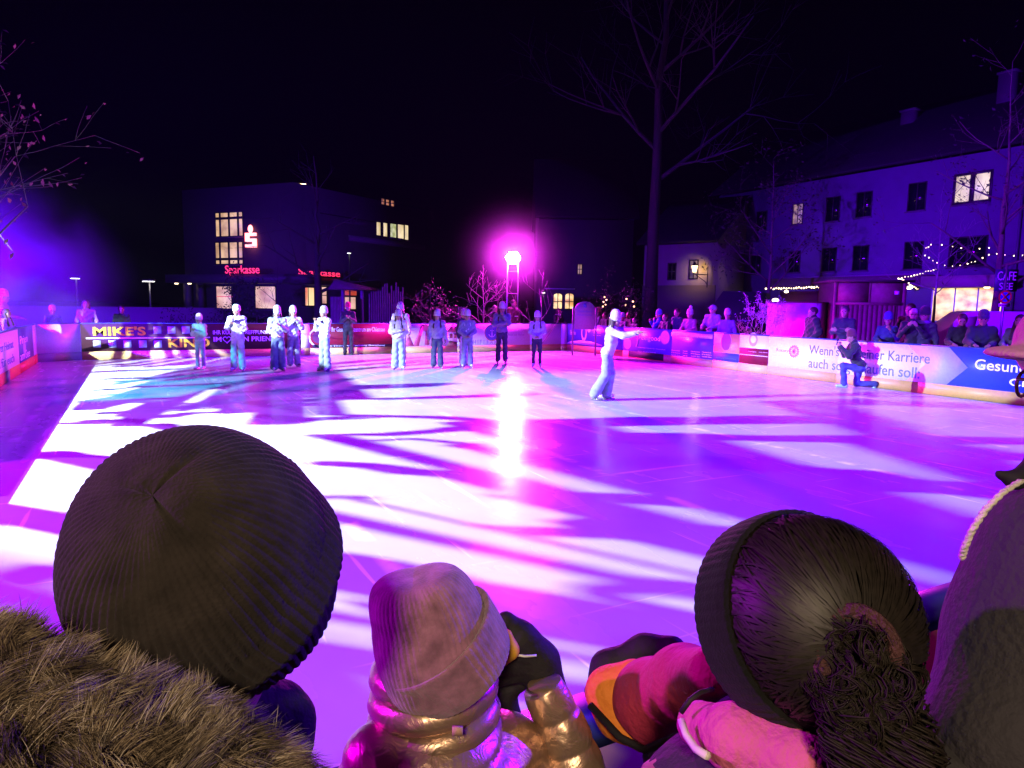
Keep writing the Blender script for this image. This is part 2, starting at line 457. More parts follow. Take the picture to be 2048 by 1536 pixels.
# far side
u_a, u_b, u_c, u_d, u_e, u_f = (far_u(x) for x in (602, 620, 785, 915, 1060, 1122))
B4 = Board((c_end, V1), (u_a, V1), 'brown cinema advertising board with yellow letters and rows of pale squares', mat((0.045, 0.012, 0.02), 0.7, spec=.15))
B4.text("MIKE'S", 185, 653, 292, 671, m_gold_txt, 0.03); B4.text('KINO', 336, 677, 420, 694, m_gold_txt, 0.03)
MB().span((B4.loc(172, 674)[0], -0.003, 0.62), (B4.loc(420, 674)[0], 0, 0.655)).build('printed_line', m_wht_txt, B4.root)
m_sq = mat((0.36, 0.43, 0.52), 0.6)
for i, x in enumerate((315, 343, 372)): B4.rect(x - 8, 653, x + 8, 667, m_sq, 'printed_square')
for i, x in enumerate((194, 225, 255, 286, 316)): B4.rect(x - 8, 681, x + 8, 695, m_sq, 'printed_square')
B4.text('IHR KULTUR-TREFFPUNKT', 426, 661, 541, 668, m_wht_txt); B4.text('IM', 427, 674, 443, 683, m_wht_txt, 0.015); B4.text('VON PRIEN', 464, 673, 541, 682, m_wht_txt, 0.015)
hp = []
for k in range(40):
    t = 2*math.pi*k/40; hp.append((16*math.sin(t)**3, 13*math.cos(t) - 5*math.cos(2*t) - 2*math.cos(3*t) - math.cos(4*t)))
hx, hz = B4.loc(454, 679); hs = 0.0072
mb = MB(); mb.tube([(hx + x*hs, -0.004, hz + z*hs) for x, z in hp + hp[:1]], 0.008, 5); mb.build('printed_heart', m_wht_txt, B4.root)
B5 = Board((u_a, V1), (u_b, V1), 'narrow blank cream joint board right of the brown cinema board', mat((0.66, 0.58, 0.48), 0.4))
m_wine = mat((0.17, 0.006, 0.022), 0.6, spec=.2)
B6 = Board((u_b, V1), (u_c, V1), 'wine red advertising board with a round seal and one white line of text', m_wine)
B6.disc(637, 675, 0.33, m_wht_txt, 'round_seal', r_in=0.28); B6.disc(637, 675, 0.2, mat((0.12, 0.02, 0.10)), 'round_seal')
B6.text('Ihr Gesundheitszentrum am Chiemsee', 663, 654, 770, 663, m_wht_txt, 0.012)
B6.rect(625, 690, 784, 693, mat((0.02, 0.02, 0.03)), 'printed_strip'); B6.text('Praxis Therapie Training Beratung', 640, 690.6, 770, 692.4, m_wht_txt, y=-0.006)
B7 = Board((u_c, V1), (u_d, V1), 'pale pink advertising board with gabled cottages and a wooden lantern house', mat((0.70, 0.45, 0.60), 0.4))
m_brn = mat((0.16, 0.06, 0.05), 0.5); m_tri = mat((0.55, 0.10, 0.18), 0.5)
B7.poly([(826, 692), (843, 650), (848, 650), (838, 692)], m_tri); B7.poly([(808, 692), (818, 668), (828, 692)], m_tri)
B7.poly([(893, 664), (906, 646.5), (915, 658), (915, 664)], m_brn); B7.rect(896, 664, 914, 681, mat((0.75, 0.6, 0.5)))
B7.poly([(893, 693), (899, 681), (914, 684), (914, 693)], m_brn); B7.rect(899, 667, 905, 676, m_brn, y=-0.006); B7.rect(908, 667, 913, 676, m_brn, y=-0.006)
B7.disc(851, 656, 0.14, m_tri, 'printed_figure'); B7.poly([(849, 690), (851, 660), (860, 666), (858, 690)], mat((0.35, 0.05, 0.12))); B7.text('Advent', 856, 655, 886, 663, m_wine)
B8 = Board((u_d, V1), (u_e, V1), 'white advertising board with a round anchor emblem and wide spaced lettering', m_white)
B8.disc(984, 665, 0.30, mat((0.06, 0.07, 0.3)), 'anchor_emblem', r_in=0.0); B8.disc(984, 665, 0.33, m_gold_txt, 'anchor_emblem', r_in=0.30, y=-0.004)
ax, az = B8.loc(984, 665)
mb = MB(); mb.span((ax - .015, -.006, az - .17), (ax + .015, -.004, az + .14)); mb.span((ax - .08, -.006, az + .06), (ax + .08, -.004, az + .085))
mb.tube([(ax + .14*math.sin(t), -.005, az - .03 - .14*math.cos(t)) for t in np.linspace(-1.3, 1.3, 12)], .012, 5); mb.build('anchor_mark', m_wht_txt, B8.root)
B8.text('S C H I F F F A H R T', 930, 680, 1010, 688, mat((0.35, 0.25, 0.4))); B8.text('Chiemsee Schifffahrt', 1016, 656, 1052, 662, mat((0.45, 0.3, 0.45))); B8.text('Prien am Hafen', 1016, 667, 1048, 672, mat((0.45, 0.3, 0.45)))
B9 = Board((u_e, V1), (u_f, V1), 'plain lilac board left of the far right rink corner', mat((0.62, 0.50, 0.70), 0.4))
# right side
v0 = right_v(1134)
B10 = Board((u_f, V1), (U1, v0), 'blank lilac chamfer board in the far right rink corner', mat((0.62, 0.50, 0.70), 0.4))
vb = [right_v(x) for x in (1246, 1343, 1427, 1479, 1538, 1677, 1842, 2080)]
m_navy = mat((0.07, 0.07, 0.42), 0.35); m_viol = mat((0.13, 0.09, 0.45), 0.35)
B11 = Board((U1, v0), (U1, vb[0]), 'navy advertising board with a large white zero degree sign and white swoosh', m_navy)
B11.disc(1168, 665, 0.19, m_wht_txt, 'zero_sign', r_in=0.12, ry=0.34); B11.disc(1178, 659, 0.11, m_wht_txt, 'degree_sign'); B11.text('Eis Prien', 1141, 660, 1152, 670, m_wht_txt)
for k, t in enumerate(('Eiszeit am See', 'täglich', 'von zehn bis neun')): B11.text(t, 1186, 661 + 4.2*k, 1202, 663.5 + 4.2*k, m_wht_txt)
B11.poly([(1128, 688), (1140, 682.5), (1160, 680.5), (1180, 682.5), (1204, 690), (1204, 692), (1178, 690.5), (1140, 687)], m_wht_txt, 'printed_swoosh')
B12 = Board((U1, vb[0]), (U1, vb[1]), 'violet advertising board reading feelgood above a black vent in the kick plate', m_viol)
B12.text('Feelgood', 1278, 669, 1320, 686, m_wht_txt); B12.text('Bewegungszentrum für Gesundheit', 1273, 693, 1331, 701, m_wht_txt, 0.01); B12.text('Kurse für Jung und Alt', 1276, 701, 1312, 707, m_wht_txt, 0.01)
B12.disc(1330, 675, 0.23, mat((0.30, 0.25, 0.40)), 'round_badge'); B12.disc(1255, 687, 0.2, mat((0.5, 0.6, 0.4)), 'round_badge')
for x, y in ((1271, 661), (1281, 660), (1275, 665)): B12.disc(x, y, 0.05, mat((0.7, 0.2, 0.5)), 'printed_figure')
mb = MB(); x, z = B12.loc(1275, 668); mb.tube([(x, -.004, z), (x + .05, -.004, z - .25), (x - .04, -.004, z - .45)], .02, 5); mb.build('printed_figure', m_wht_txt, B12.root)
xa = B12.loc(1257, 710)[0]; xb = B12.loc(1327, 720)[0]
MB().span((xa, -0.010, 0.02), (xb, -0.006, KICK + 0.01)).build('vent_opening', mat((0.004, 0.004, 0.004)), B12.root)
MB().span((xa, -0.014, 0.005), (xb, -0.006, 0.03)).build('vent_lip', m_kick_red, B12.root)
B13 = Board((U1, vb[1]), (U1, vb[2]), 'violet advertising board with a white headline strip and four small columns of text', m_viol)
B13.rect(1343, 664, 1425, 678, m_wht_txt, 'headline_strip')
B13.text('Wir machen das Eis für Groß und Klein', 1346, 665.5, 1423, 671.5, m_blue_txt, y=-0.006); B13.text('im Winter und im Sommer', 1346, 670, 1420, 677, m_blue_txt, y=-0.006)
for x0, x1 in ((1343, 1360), (1366, 1375), (1382, 1400), (1404, 1423)):
    for k in range(3): B13.text(('Haustechnik', 'Prien', 'Sanitär Bau')[k], x0, 699 + 4.5*k + (x0 - 1343)*0.06, x1, 702 + 4.5*k + (x1 - 1343)*0.06, m_wht_txt, 0.02)
B14 = Board((U1, vb[2]), (U1, vb[3]), 'orange advertising board with a violet disc and a blue foot strip', mat((0.72, 0.30, 0.10), 0.4))
B14.disc(1452, 683, 0.20, mat((0.25, 0.05, 0.45)), 'printed_disc', ry=0.27); x0, z0 = B14.loc(1427, 712)
MB().span((0.0, -0.003, KICK), (B14.len - 0.006, 0, 0.49)).build('foot_strip', mat((0.05, 0.05, 0.6)), B14.root)
for k in range(3): B14.text('Genossenschaft', 1437, 695 + 3.4*k, 1471, 697.4 + 3.4*k, mat((0.3, 0.08, 0.4)), y=-0.005)
B14.text('Bank am Chiemsee', 1432, 714, 1472, 719, mat((0.2, 0.4, 0.8)), y=-0.006)
B15 = Board((U1, vb[3]), (U1, vb[4]), 'white advertising board with a crest over a crimson lower half', m_white)
MB().span((0.0, -0.003, KICK), (B15.len - 0.006, 0, 0.70)).build('crimson_field', m_wine, B15.root)
B15.disc(1507, 679, 0.16, mat((0.3, 0.3, 0.55)), 'crest', ry=0.2, y=-0.006); B15.disc(1507, 679, 0.10, m_wht_txt, 'crest', y=-0.009)
B15.text('Prien Sport', 1497, 702, 1513, 705, m_wht_txt, y=-0.006); B15.text('seit jeher', 1518, 703.5, 1537, 706.5, m_wht_txt, y=-0.006)
MB().span((0.02, -0.005, 0.49), (B15.len - 0.03, -0.002, 0.505)).build('printed_line', m_wht_txt, B15.root)
B16 = Board((U1, vb[4]), (U1, vb[5]), 'white board with a pink cogwheel badge and the start of a slogan', m_white)
B16.text('Rotary', 1553, 696, 1577, 707, m_blue_txt); B16.text('Club Chiemsee', 1544, 709, 1577, 713, mat((0.5, 0.5, 0.6)))
cx, cz = B16.loc(1588, 703); mb = MB()
for k in range(6):
    a = math.pi*k/6; mb.box((cx, -.004, cz), (.24, .004, .02), Matrix.Rotation(a, 3, 'Y'))
for k in range(16):
    a = 2*math.pi*k/16; mb.box((cx + .155*math.cos(a), -.004, cz + .155*math.sin(a)), (.035, .004, .03), Matrix.Rotation(-a, 3, 'Y'))
mb.build('cogwheel_badge', mat((0.75, 0.15, 0.35)), B16.root); B16.disc(1588, 703, 0.15, mat((0.75, 0.15, 0.35)), 'cogwheel_badge', r_in=0.11, y=-0.005)
B17 = Board((U1, vb[5]), (U1, vb[6]), 'white slogan board about a career, behind the kneeling photographer', m_white)
B18 = Board((U1, vb[6]), (U1, vb[7]), 'board with a pale arrow head pointing to a bright blue health advertisement', mat((0.03, 0.07, 0.75), 0.35))
def slogan(t, xs, ys, xe, yb, parts):
    """one line of lettering running over neighbouring boards, each board carrying its own letters; ys, yb: top and bottom at its left end"""
    V, Fc = text_mb(t, 1.0, 0.004)
    x0, z1 = B16.loc(xs, ys); z0 = B16.loc(xs, yb)[1]
    a = V.min(0); bb = V.max(0)
    h = plane_hit(xe, yb, B16.p0, B16.n) - B16.p0; x1 = h.dot(B16.d)
    X = x0 + (V[:, 0] - a[0])/(bb[0] - a[0])*(x1 - x0); Z = z0 + (V[:, 1] - a[1])/(bb[1] - a[1])*(z1 - z0)
    for B in parts:
        s0 = (B.p0 - B16.p0).dot(B.d); keep = []
        for f in Fc:
            c = X[list(f)].mean()
            if s0 <= c < s0 + B.len: keep.append(f)
        if keep:
            used = sorted({i for f in keep for i in f}); re = {i: k for k, i in enumerate(used)}
            MB().add(np.stack([X[used] - s0, -0.004 - V[used, 2], Z[used]], 1), [tuple(re[i] for i in f) for f in keep]).build('lettering', m_blue_txt, B.root)
slogan("Wenn's in Deiner Karriere", 1619, 689, 1861, 708, (B16, B17, B18))
slogan("auch so gut laufen soll:", 1618, 715.5, 1840, 741, (B16, B17, B18))
ax0, _ = B18.loc(1842, 730); axt, azt = B18.loc(1936, 734); axu = B18.loc(1898, 700)[0]; axl = B18.loc(1893, 760)[0]
MB().prism([(0.0, KICK), (axl, KICK), (axt, 0.66), (axu, BH - 0.031), (0.0, BH - 0.031)], -0.003, 0).build('arrow_head', mat((0.62, 0.66, 0.80)), B18.root)
MB().prism([(axl - 0.9, KICK), (axl, KICK), (axt, 0.66), (axu, BH - 0.031), (axu - 0.9, BH - 0.031), (axt - 0.9, 0.66)], -0.0045, -0.003).build('arrow_band', mat((0.40, 0.42, 0.68)), B18.root)
x0, z1 = B18.loc(1951, 716); mb = MB(); text_fit(mb, 'Gesundheit', x0, x0 + 1.5, 0.64, 0.86, -0.004, 0.01); mb.build('lettering', m_wht_txt, B18.root)
x0 = B18.loc(2020, 750)[0]; mb = MB(); text_fit(mb, 'Chiemgau', x0, x0 + 1.3, 0.32, 0.52, -0.004, 0.01); mb.build('lettering', m_wht_txt, B18.root)
B19 = Board((U1, vb[7]), (U1, 3.0), 'bright blue board outside the view on the right side of the rink', mat((0.03, 0.07, 0.75), 0.35))
# near side, under the viewers' hands
m_ply = mat((0.30, 0.19, 0.07), 0.6)
NB = []
for i, (x1, x0) in enumerate(((-0.55, -2.55), (1.42, -0.55), (3.4, 1.42))):
    b_ = Board((x1, V0), (x0, V0), ('near rink board behind the woman in the fur hood', 'near rink board with a dark blue rail that the children lean on', 'near rink board of bare plywood beside the dark coat')[i], m_ply, group=None, rail=False)
    mb = MB(); mb.span((0, -0.03, BH - 0.055), (b_.len - 0.004, 0.06, BH)); mb.build('top_rail', m_rail, b_.root)
    NB.append(b_)
# ------------------------------------------------------------------ people
M_EYE = mat((0.02, 0.015, 0.012), 0.2, noise=0); M_LIP = mat((0.42, 0.13, 0.12), 0.5)
SKIN = [mat((0.33, 0.18, 0.125), 0.5, noise=0.06), mat((0.30, 0.165, 0.11), 0.5, noise=0.06)]
def ell_mb(c, r, n=10, mi=0):
    mb = MB()
    prof = [(math.sin(t), -math.cos(t)) for t in np.linspace(0.02, math.pi - 0.02, n)]
    mb.lathe(prof, n + 4, mi=mi)
    mb.v[0] = mb.v[0]*np.array(r) + np.array(c)
    return mb
def head_proto(res=0.008):
    P = [('e', (0, -.012, .03), (.074, .092, .085)), ('e', (0, .018, -.035), (.058, .068, .075)),
         ('c', (0, .03, -.075), (0, .055, -.088), .032, .024), ('c', (0, .082, .008), (0, .103, -.026), .008, .012, .012),
         ('c', (-.034, .074, .024), (.034, .074, .024), .011, .011, .012),
         ('e-', (-.03, .094, .007), (.017, .013, .010), None, .012), ('e-', (.03, .094, .007), (.017, .013, .010), None, .012),
         ('e', (0, .082, -.057), (.022, .010, .009), None, .01),
         ('e', (-.038, .05, -.02), (.024, .028, .024)), ('e', (.038, .05, -.02), (.024, .028, .024)),
         ('e', (-.075, -.008, -.005), (.010, .019, .03), None, .01), ('e', (.075, -.008, -.005), (.010, .019, .03), None, .01),
         ('c', (0, -.012, -.05), (0, -.025, -.20), .052, .056)]
    V, Fc = sdf_mesh(P, res, .03)
    mb = MB(); mb.add(V, Fc, 0)
    for sx in (-1, 1): mb.merge(ell_mb((sx*.03, .079, .007), (.012, .010, .008), 7, 1))
    mb.merge(ell_mb((0, .088, -.0585), (.021, .008, .007), 7, 2))
    return mb
HEAD = head_proto()
def hand_proto(curl, res=0.006):
    """wrist at the origin, fingers towards +Z, palm towards +Y, thumb on +X"""
    P = [('e', (0, 0, .05), (.040, .016, .052)), ('c', (0, 0, -.02), (0, 0, .03), .026, .03)]
    for x, ln, sp in ((-.030, .060, -.10), (-.010, .074, -.03), (.011, .070, .04), (.030, .058, .12)):
        p = Vector((x, 0, .088)); a = 0.0
        for i, part in enumerate((.45, .30, .25)):
            a += curl*(0.75, 1.0, 0.8)[i]
            q = p + Vector((sp*math.cos(a), math.sin(a), math.cos(a)))*ln*part
            P.append(('c', tuple(p), tuple(q), .0095 - .0012*i, .0088 - .0012*i, .006)); p = q
    P += [('c', (.028, .006, .022), (.052, .016 + curl*.01, .052), .014, .011, .012), ('c', (.052, .016 + curl*.01, .052), (.056, .028 + curl*.022, .082), .011, .008, .006)]
    V, Fc = sdf_mesh(P, res, .012, .012)
    mb = MB(); mb.add(V, Fc, 0); return mb
HANDS = {'flat': hand_proto(.12), 'loose': hand_proto(.5), 'grip': hand_proto(1.05)}
def beanie_proto(slouch=0.0, pom=False, n=36):
    mb = MB()
    prof = [(.078, .005), (.092, .006), (.096, .012), (.097, .05), (.094, .064), (.090, .066), (.092, .075), (.092, .10), (.084, .128 + slouch*.4), (.064, .150 + slouch*.8), (.038, .164 + slouch), (.012, .170 + slouch), (.001, .170 + slouch)]
    mb.lathe(prof, n)
    v = mb.v[0]; ang = np.arctan2(v[:, 1], v[:, 0]); k = 1 + 0.012*np.cos(ang*n/2)
    v[:, 0] *= k; v[:, 1] *= 1.13*k; v[:, 1] -= .008 + slouch*1.2*np.clip(v[:, 2] - .09, 0, 1)
    if pom: mb.merge(ell_mb((0, -.03, .195 + slouch), (.05, .05, .045), 9))
    return mb
HAIR_P = {
 'short': [('e', (0, -.022, .035), (.084, .100, .092)), ('e-', (0, .095, -.035), (.075, .066, .085), None, .02), ('e-', (0, .02, -.14), (.2, .2, .085), None, .02)],
 'long': [('e', (0, -.022, .032), (.086, .102, .094)), ('e-', (0, .095, -.035), (.066, .066, .09), None, .02), ('c', (0, -.07, .0), (0, -.10, -.26), .07, .065),
          ('c', (-.07, -.02, -.02), (-.105, .085, -.30), .034, .026), ('c', (.07, -.02, -.02), (.105, .085, -.32), .034, .026)],
 'bob': [('e', (0, -.025, .03), (.088, .104, .095)), ('e-', (0, .095, -.035), (.066, .066, .1), None, .02), ('c', (-.06, -.03, .0), (-.07, -.02, -.12), .04, .035), ('c', (.06, -.03, .0), (.07, -.02, -.12), .04, .035), ('c', (0, -.07, 0), (0, -.07, -.12), .05, .045)],
}
HAIR = {}
for k_, p_ in HAIR_P.items():
    V_, F_ = sdf_mesh(p_, .012, .02); q_ = MB(); q_.add(V_, F_); HAIR[k_] = q_
def axes_to(z, yhint):
    z = Vector(z).normalized(); y = Vector(yhint) - z*Vector(yhint).dot(z)
    y = y.normalized() if y.length > 1e-5 else z.orthogonal().normalized()
    return Matrix((y.cross(z), y, z)).transposed()
POSES = {  # elbow and wrist relative to the shoulder (right side; x is mirrored for the left), palm hint, hand
 'down': ((.07, -.02, -.28), (.09, .06, -.53), (-1, 0, 0), 'loose'),
 'clap': ((.05, .05, -.27), (-.145, .27, -.14), (-1, .2, 0), 'flat'),
 'clap_high': ((.06, .10, -.24), (-.13, .26, -.02), (-1, .2, 0), 'flat'),
 'fold': ((.06, .02, -.28), (-.13, .20, -.42), (-.5, .0, .8), 'loose'),
 'face': ((.03, .17, -.23), (-.12, .17, .02), (-1, -.3, 0), 'loose'),
 'phone': ((.06, .14, -.24), (-.10, .30, -.02), (-.6, -.8, 0), 'grip'),
 'rail': ((.07, .08, -.26), (-.04, .33, -.30), (-.2, 0, -1), 'loose'),
 'crossed': ((.06, .08, -.27), (-.26, .20, -.22), (0, -1, 0), 'loose'),
 'back': ((.07, -.08, -.27), (-.08, -.14, -.45), (0, 1, 0), 'loose'),
 'pocket': ((.10, -.04, -.27), (.02, .10, -.45), (-1, 0, 0), 'loose'),
}
SHO_X, SHO_Z = .175, 1.42
def person(label, loc, heading, h=1.70, arms=('down', 'down'), top=(.3, .3, .3), legs=(.05, .07, .14), hat=None, pom=False, slouch=0.02, hair=None, hair_col=(.05, .03, .02),
           puffy=0.0, flare=.075, shoes=(.5, .5, .5), skates=False, lean=(0, 0), twist=0.0, nod=0.0, turn=0.0, leg_pos=None, pelvis=.94, group=None, scarf=None, coat=False, res=.022,
           extra=None, skin=0, glasses=False, collar_shirt=None, apron=None, print_col=None, hood_down=None, arm_override=None, bib=None, cap=None, stripe=None, head_s=1.0, wide=0.0):
    """heading: world angle the figure faces. lean: (side, forward) shift of the shoulders"""
    sc = h/1.75
    lift = 0.055 if skates else 0.0
    root = thing('person', label, 'person', (loc[0], loc[1], loc[2] + lift), heading - math.pi/2, group)
    root.scale = (sc,)*3
    ls, lf = lean
    def S(z): return Vector((ls*(z - pelvis)/.5, lf*(z - pelvis)/.5, 0)) if z > pelvis else Vector((0, 0, 0))
    dz = pelvis - .94
    pel = Vector((0, 0, pelvis)); chest = Vector((0, 0, 1.30 + dz)) + S(1.30 + dz); neck = Vector((0, -.01, 1.46 + dz)) + S(1.46 + dz)
    headc = Vector((0, .015, 1.615 + dz)) + S(1.58 + dz)
    RT = Matrix.Rotation(twist, 3, 'Z')
    sho, elb, wri, hnd = [], [], [], []
    for i, sx in enumerate((-1, 1)):
        s_ = RT @ Vector((sx*SHO_X, 0, 0)) + Vector((0, 0, SHO_Z + dz)) + S(SHO_Z + dz)
        spec = arm_override[i] if arm_override and arm_override[i] else POSES[arms[i]]
        if isinstance(spec, str): spec = POSES[spec]
        e_, w_, ph, hk = spec
        f = lambda q: s_ + RT @ Vector((sx*q[0], q[1], q[2]))
        sho.append(s_); elb.append(f(e_)); wri.append(f(w_)); hnd.append((RT @ Vector((sx*ph[0], ph[1], ph[2])), hk))
    headc.z += .02*(head_s - 1)*5
    if leg_pos is None:
        leg_pos = [((-.105, .01, .50), (-.115, -.01, .085), (-.25, 1)), ((.105, .01, .50), (.115, -.01, .085), (.25, 1))]
    T = lambda v: tuple(v)
    # --- body: one continuous skin, mostly under the clothes
    P = [('e', T(chest - Vector((0, 0, .08))), (.14, .095, .22)), ('e', T(pel), (.14, .10, .13)), ('c', T(chest), T(neck + Vector((0, 0, .02))), .06, .05), ('c', T(neck), T(headc - Vector((0, .01, .06))), .05, .045)]
    for i in (0, 1):
        P += [('c', T(sho[i]), T(elb[i]), .042, .036), ('c', T(elb[i]), T(wri[i]), .036, .026), ('c', T(chest + Vector((0, 0, .1))), T(sho[i]), .05, .042)]
        kx, ax_, td = leg_pos[i]; sx = (-1, 1)[i]
        P += [('c', (sx*.085, 0, pelvis - .02), kx, .07, .05), ('c', kx, ax_, .045, .032)]
    V, Fc = sdf_mesh(P, res*1.1, .03)
    body = MB(); body.add(V, Fc, 0)
    HM = Matrix.Translation(headc) @ Matrix.Rotation(turn, 4, 'Z') @ Matrix.Rotation(-nod, 4, 'X') @ Matrix.Scale(head_s, 4)
    body.merge(HEAD, HM)
    for i, sx in enumerate((-1, 1)):
        d = (wri[i] - elb[i]); M = axes_to(d, hnd[i][0])
        if (M @ Vector((1, 0, 0))).dot(Vector((0, .3, 1))) < 0: M = M @ Matrix.Diagonal((-1, 1, 1))
        body.merge(HANDS[hnd[i][1]], Matrix.Translation(wri[i]) @ M.to_4x4())
    body.build('body', [SKIN[skin], M_EYE, M_LIP], root, True)
    # --- top
    p = puffy + wide
    J = [('e', T(chest - Vector((0, 0, .07))), (.178 + p, .118 + p, .25)), ('e', T(pel + Vector((0, 0, .04))), (.165 + p, .120 + p, .13)),
         ('c', T(neck - Vector((0, 0, .035))), T(neck + Vector((0, .005, .03 + p))), .078 + p*.6, .072 + p*.6)]
    for i in (0, 1):
        J += [('c', T(chest + Vector((0, 0, .08))), T(sho[i]), .085, .062 + p), ('c', T(sho[i]), T(elb[i]), .062 + p, .054 + p), ('c', T(elb[i]), T(wri[i] - (wri[i] - elb[i]).normalized()*.015), .054 + p, .042 + p*.7)]
    if coat: J += [('c', T(pel), (0, 0, .62), .17 + p, .19 + p), ('c', (-.05, 0, .85), (-.07, 0, .5), .14, .15), ('c', (.05, 0, .85), (.07, 0, .5), .14, .15)]
    if hood_down or puffy > .015: J.append(('c', T(neck + Vector((-.07, -.085, -.01))), T(neck + Vector((.07, -.085, -.01))), .05, .05))
    V, Fc = sdf_mesh(J, res, .045)
    if puffy > .015:
        V = V.copy(); c_ = np.array([0, 0]); rr_ = V[:, :2]*(.05*np.abs(np.sin(V[:, 2:3]*math.pi/.085))); V[:, :2] += rr_*0.35
    V = V.copy(); V[:, 1] += .007*np.sin(V[:, 2]*46 + V[:, 0]*38) + .005*np.sin(V[:, 2]*23 - V[:, 0]*60); V[:, 0] += .006*np.sin(V[:, 2]*52 + V[:, 1]*30)
    jm = mat(top, .75, noise=.15, scale=30, bump=.25, bscale=120, sheen=.2)
    jk = MB().add(V, Fc).build('coat' if coat else ('puffer_jacket' if puffy > .015 else 'sweater'), jm, root, True)
    if print_col is not None:
        q = ell_mb(T(chest + Vector((0, .106, -.03))), (.055, .02, .055), 9); q.build('chest_print', mat(print_col, .7), jk, True)
    if stripe is not None:
        q = MB(); q.box(T(pel + Vector((0, .148 + p, .25))), (.16, .012, .03)); q.build('reflective_strip', mat(stripe, .3), jk)
    if collar_shirt is not None:
        q = MB(); y_ = chest.y + .112 + p
        q.add([(-.035, y_ - .02, chest.z + .15), (.035, y_ - .02, chest.z + .15), (.012, y_ + .018, chest.z - .12), (-.012, y_ + .018, chest.z - .12)], [(0, 1, 2, 3)]); q.build('shirt_front', mat(collar_shirt), jk)
    # --- trousers
    Q = [('e', (0, -.005, pelvis - .03), (.160, .122, .13))]
    for i in (0, 1):
        kx, ax_, td = leg_pos[i]; sx = (-1, 1)[i]
        kx = Vector(kx); ax_ = Vector(ax_); d = (ax_ - kx).normalized()
        Q += [('c', (sx*.085, 0, pelvis - .05), T(kx), .094, max(.068, flare*.85)), ('c', T(kx), T(ax_ - d*.0), max(.066, flare*.85), flare)]
    V, Fc = sdf_mesh(Q, res, .03)
    V = V.copy(); V[:, 0] += .006*np.sin(V[:, 2]*38 + V[:, 1]*20); V[:, 1] += .006*np.sin(V[:, 2]*31 + V[:, 0]*25)
    tr = MB().add(V, Fc).build('trousers', mat(legs, .85, noise=.3, scale=9, bump=.3, bscale=40), root, True)
    if bib is not None:
        q = MB(); V, Fc = sdf_mesh([('e', T(chest + Vector((0, .075, -.10))), (.11, .06, .15))], .02, .02); q.add(V, Fc)
        for sx in (-1, 1): q.tube([T(chest + Vector((sx*.09, .11, .02))), T(Vector((sx*.085, .06, SHO_Z + dz + .062)) + S(SHO_Z + dz)), T(chest + Vector((sx*.07, -.13, .0)))], .014, 6)
        q.build('dungaree_bib', mat(bib), tr, True)
    # --- shoes or skates
    for i in (0, 1):
        kx, ax_, td = leg_pos[i]; ax_ = Vector(ax_); f = Vector((td[0], td[1], td[2] if len(td) > 2 else 0)).normalized()
        heel = ax_ - f*.045 - Vector((0, 0, .04)); toe = ax_ + f*.15 - Vector((0, 0, .048))
        V, Fc = sdf_mesh([('c', T(heel), T(toe), .046, .036), ('c', T(heel + Vector((0, 0, .01))), T(ax_ + Vector((0, 0, .07 if skates else .02))), .045, .045)], .018, .03)
        V = V.copy(); zf = min(heel.z, toe.z) - .042
        if leg_pos[i][1][2] < .2: V[:, 2] = np.maximum(V[:, 2], max(zf, 0.0 - lift*0))
        sh = MB().add(V, Fc).build('skate' if skates else 'shoe', mat(shoes, .4), root, True)
        if skates:
            q = MB(); a = math.atan2(f.y, f.x); c_ = (heel + toe)/2
            q.box((c_.x, c_.y, -.028), (.27, .005, .05), Matrix.Rotation(a, 3, 'Z')); q.build('blade', m_steel, sh)
    # --- hair and hats
    if hair:
        q = MB(); q.merge(HAIR[hair], HM); q.build('hair', mat(hair_col, .45, noise=.3, scale=60, bump=.4, bscale=150), root, True)
    if hat is not None:
        q = MB(); q.merge(beanie_proto(slouch, pom), HM @ Matrix.Translation((0, 0, .012))); q.build('beanie', mat(hat, .9, bump=.5, bscale=130, sheen=.3), root, True)
    if cap is not None:
        q = MB(); q.merge(ell_mb((0, -.015, .045), (.092, .11, .085), 12)); q.merge(ell_mb((0, .11, .045), (.075, .075, .012), 9))
        q2 = MB(); q2.merge(q, HM); q2.build('cap', mat(cap, .8), root, True)
    if glasses:
        q = MB(); 
        for sx in (-1, 1): q.tube([(sx*.031 + .022*math.cos(t), .098, .007 + .016*math.sin(t)) for t in np.linspace(0, 2*math.pi, 12)], .003, 5); q.tube([(sx*.053, .098, .01), (sx*.078, -.005, .008)], .003, 5)
        q.tube([(-.009, .1, .01), (.009, .1, .01)], .003, 5)
        q2 = MB(); q2.merge(q, HM); q2.build('glasses', mat((.02, .02, .02), .3), root)
    if scarf is not None:
        q = MB(); q.tube([T(neck + Vector((.085*math.cos(t), .085*math.sin(t) + .005, .025 + .012*math.sin(t)))) for t in np.linspace(0, 2*math.pi, 16)], .04, 8)
        q.build('scarf', mat(scarf, .9, bump=.4), root, True)
    if extra: extra(root, dict(chest=chest, neck=neck, head=headc, wri=wri, elb=elb, HM=HM))
    return root
def facing(loc, px=None, py=None, off=0.0):
    """world angle from loc towards the viewer, turned by off degrees"""
    return math.atan2(-loc[1], -loc[0]) + R(off)
def stand(fx, fy, ty):
    g_ = ground(fx, fy); d = g_.x*math.sin(YAW) + g_.y*math.cos(YAW)
    return g_, depth(fx, ty, d).z
def phone(root, J):
    c = (J['wri'][0] + J['wri'][1])/2 + Vector((0, .03, .11))
    q = MB(); q.box(T3(c), (.16, .012, .078)); o = q.build('mobile_phone', mat((.02, .02, .025), .2), root)
T3 = lambda v: tuple(v)

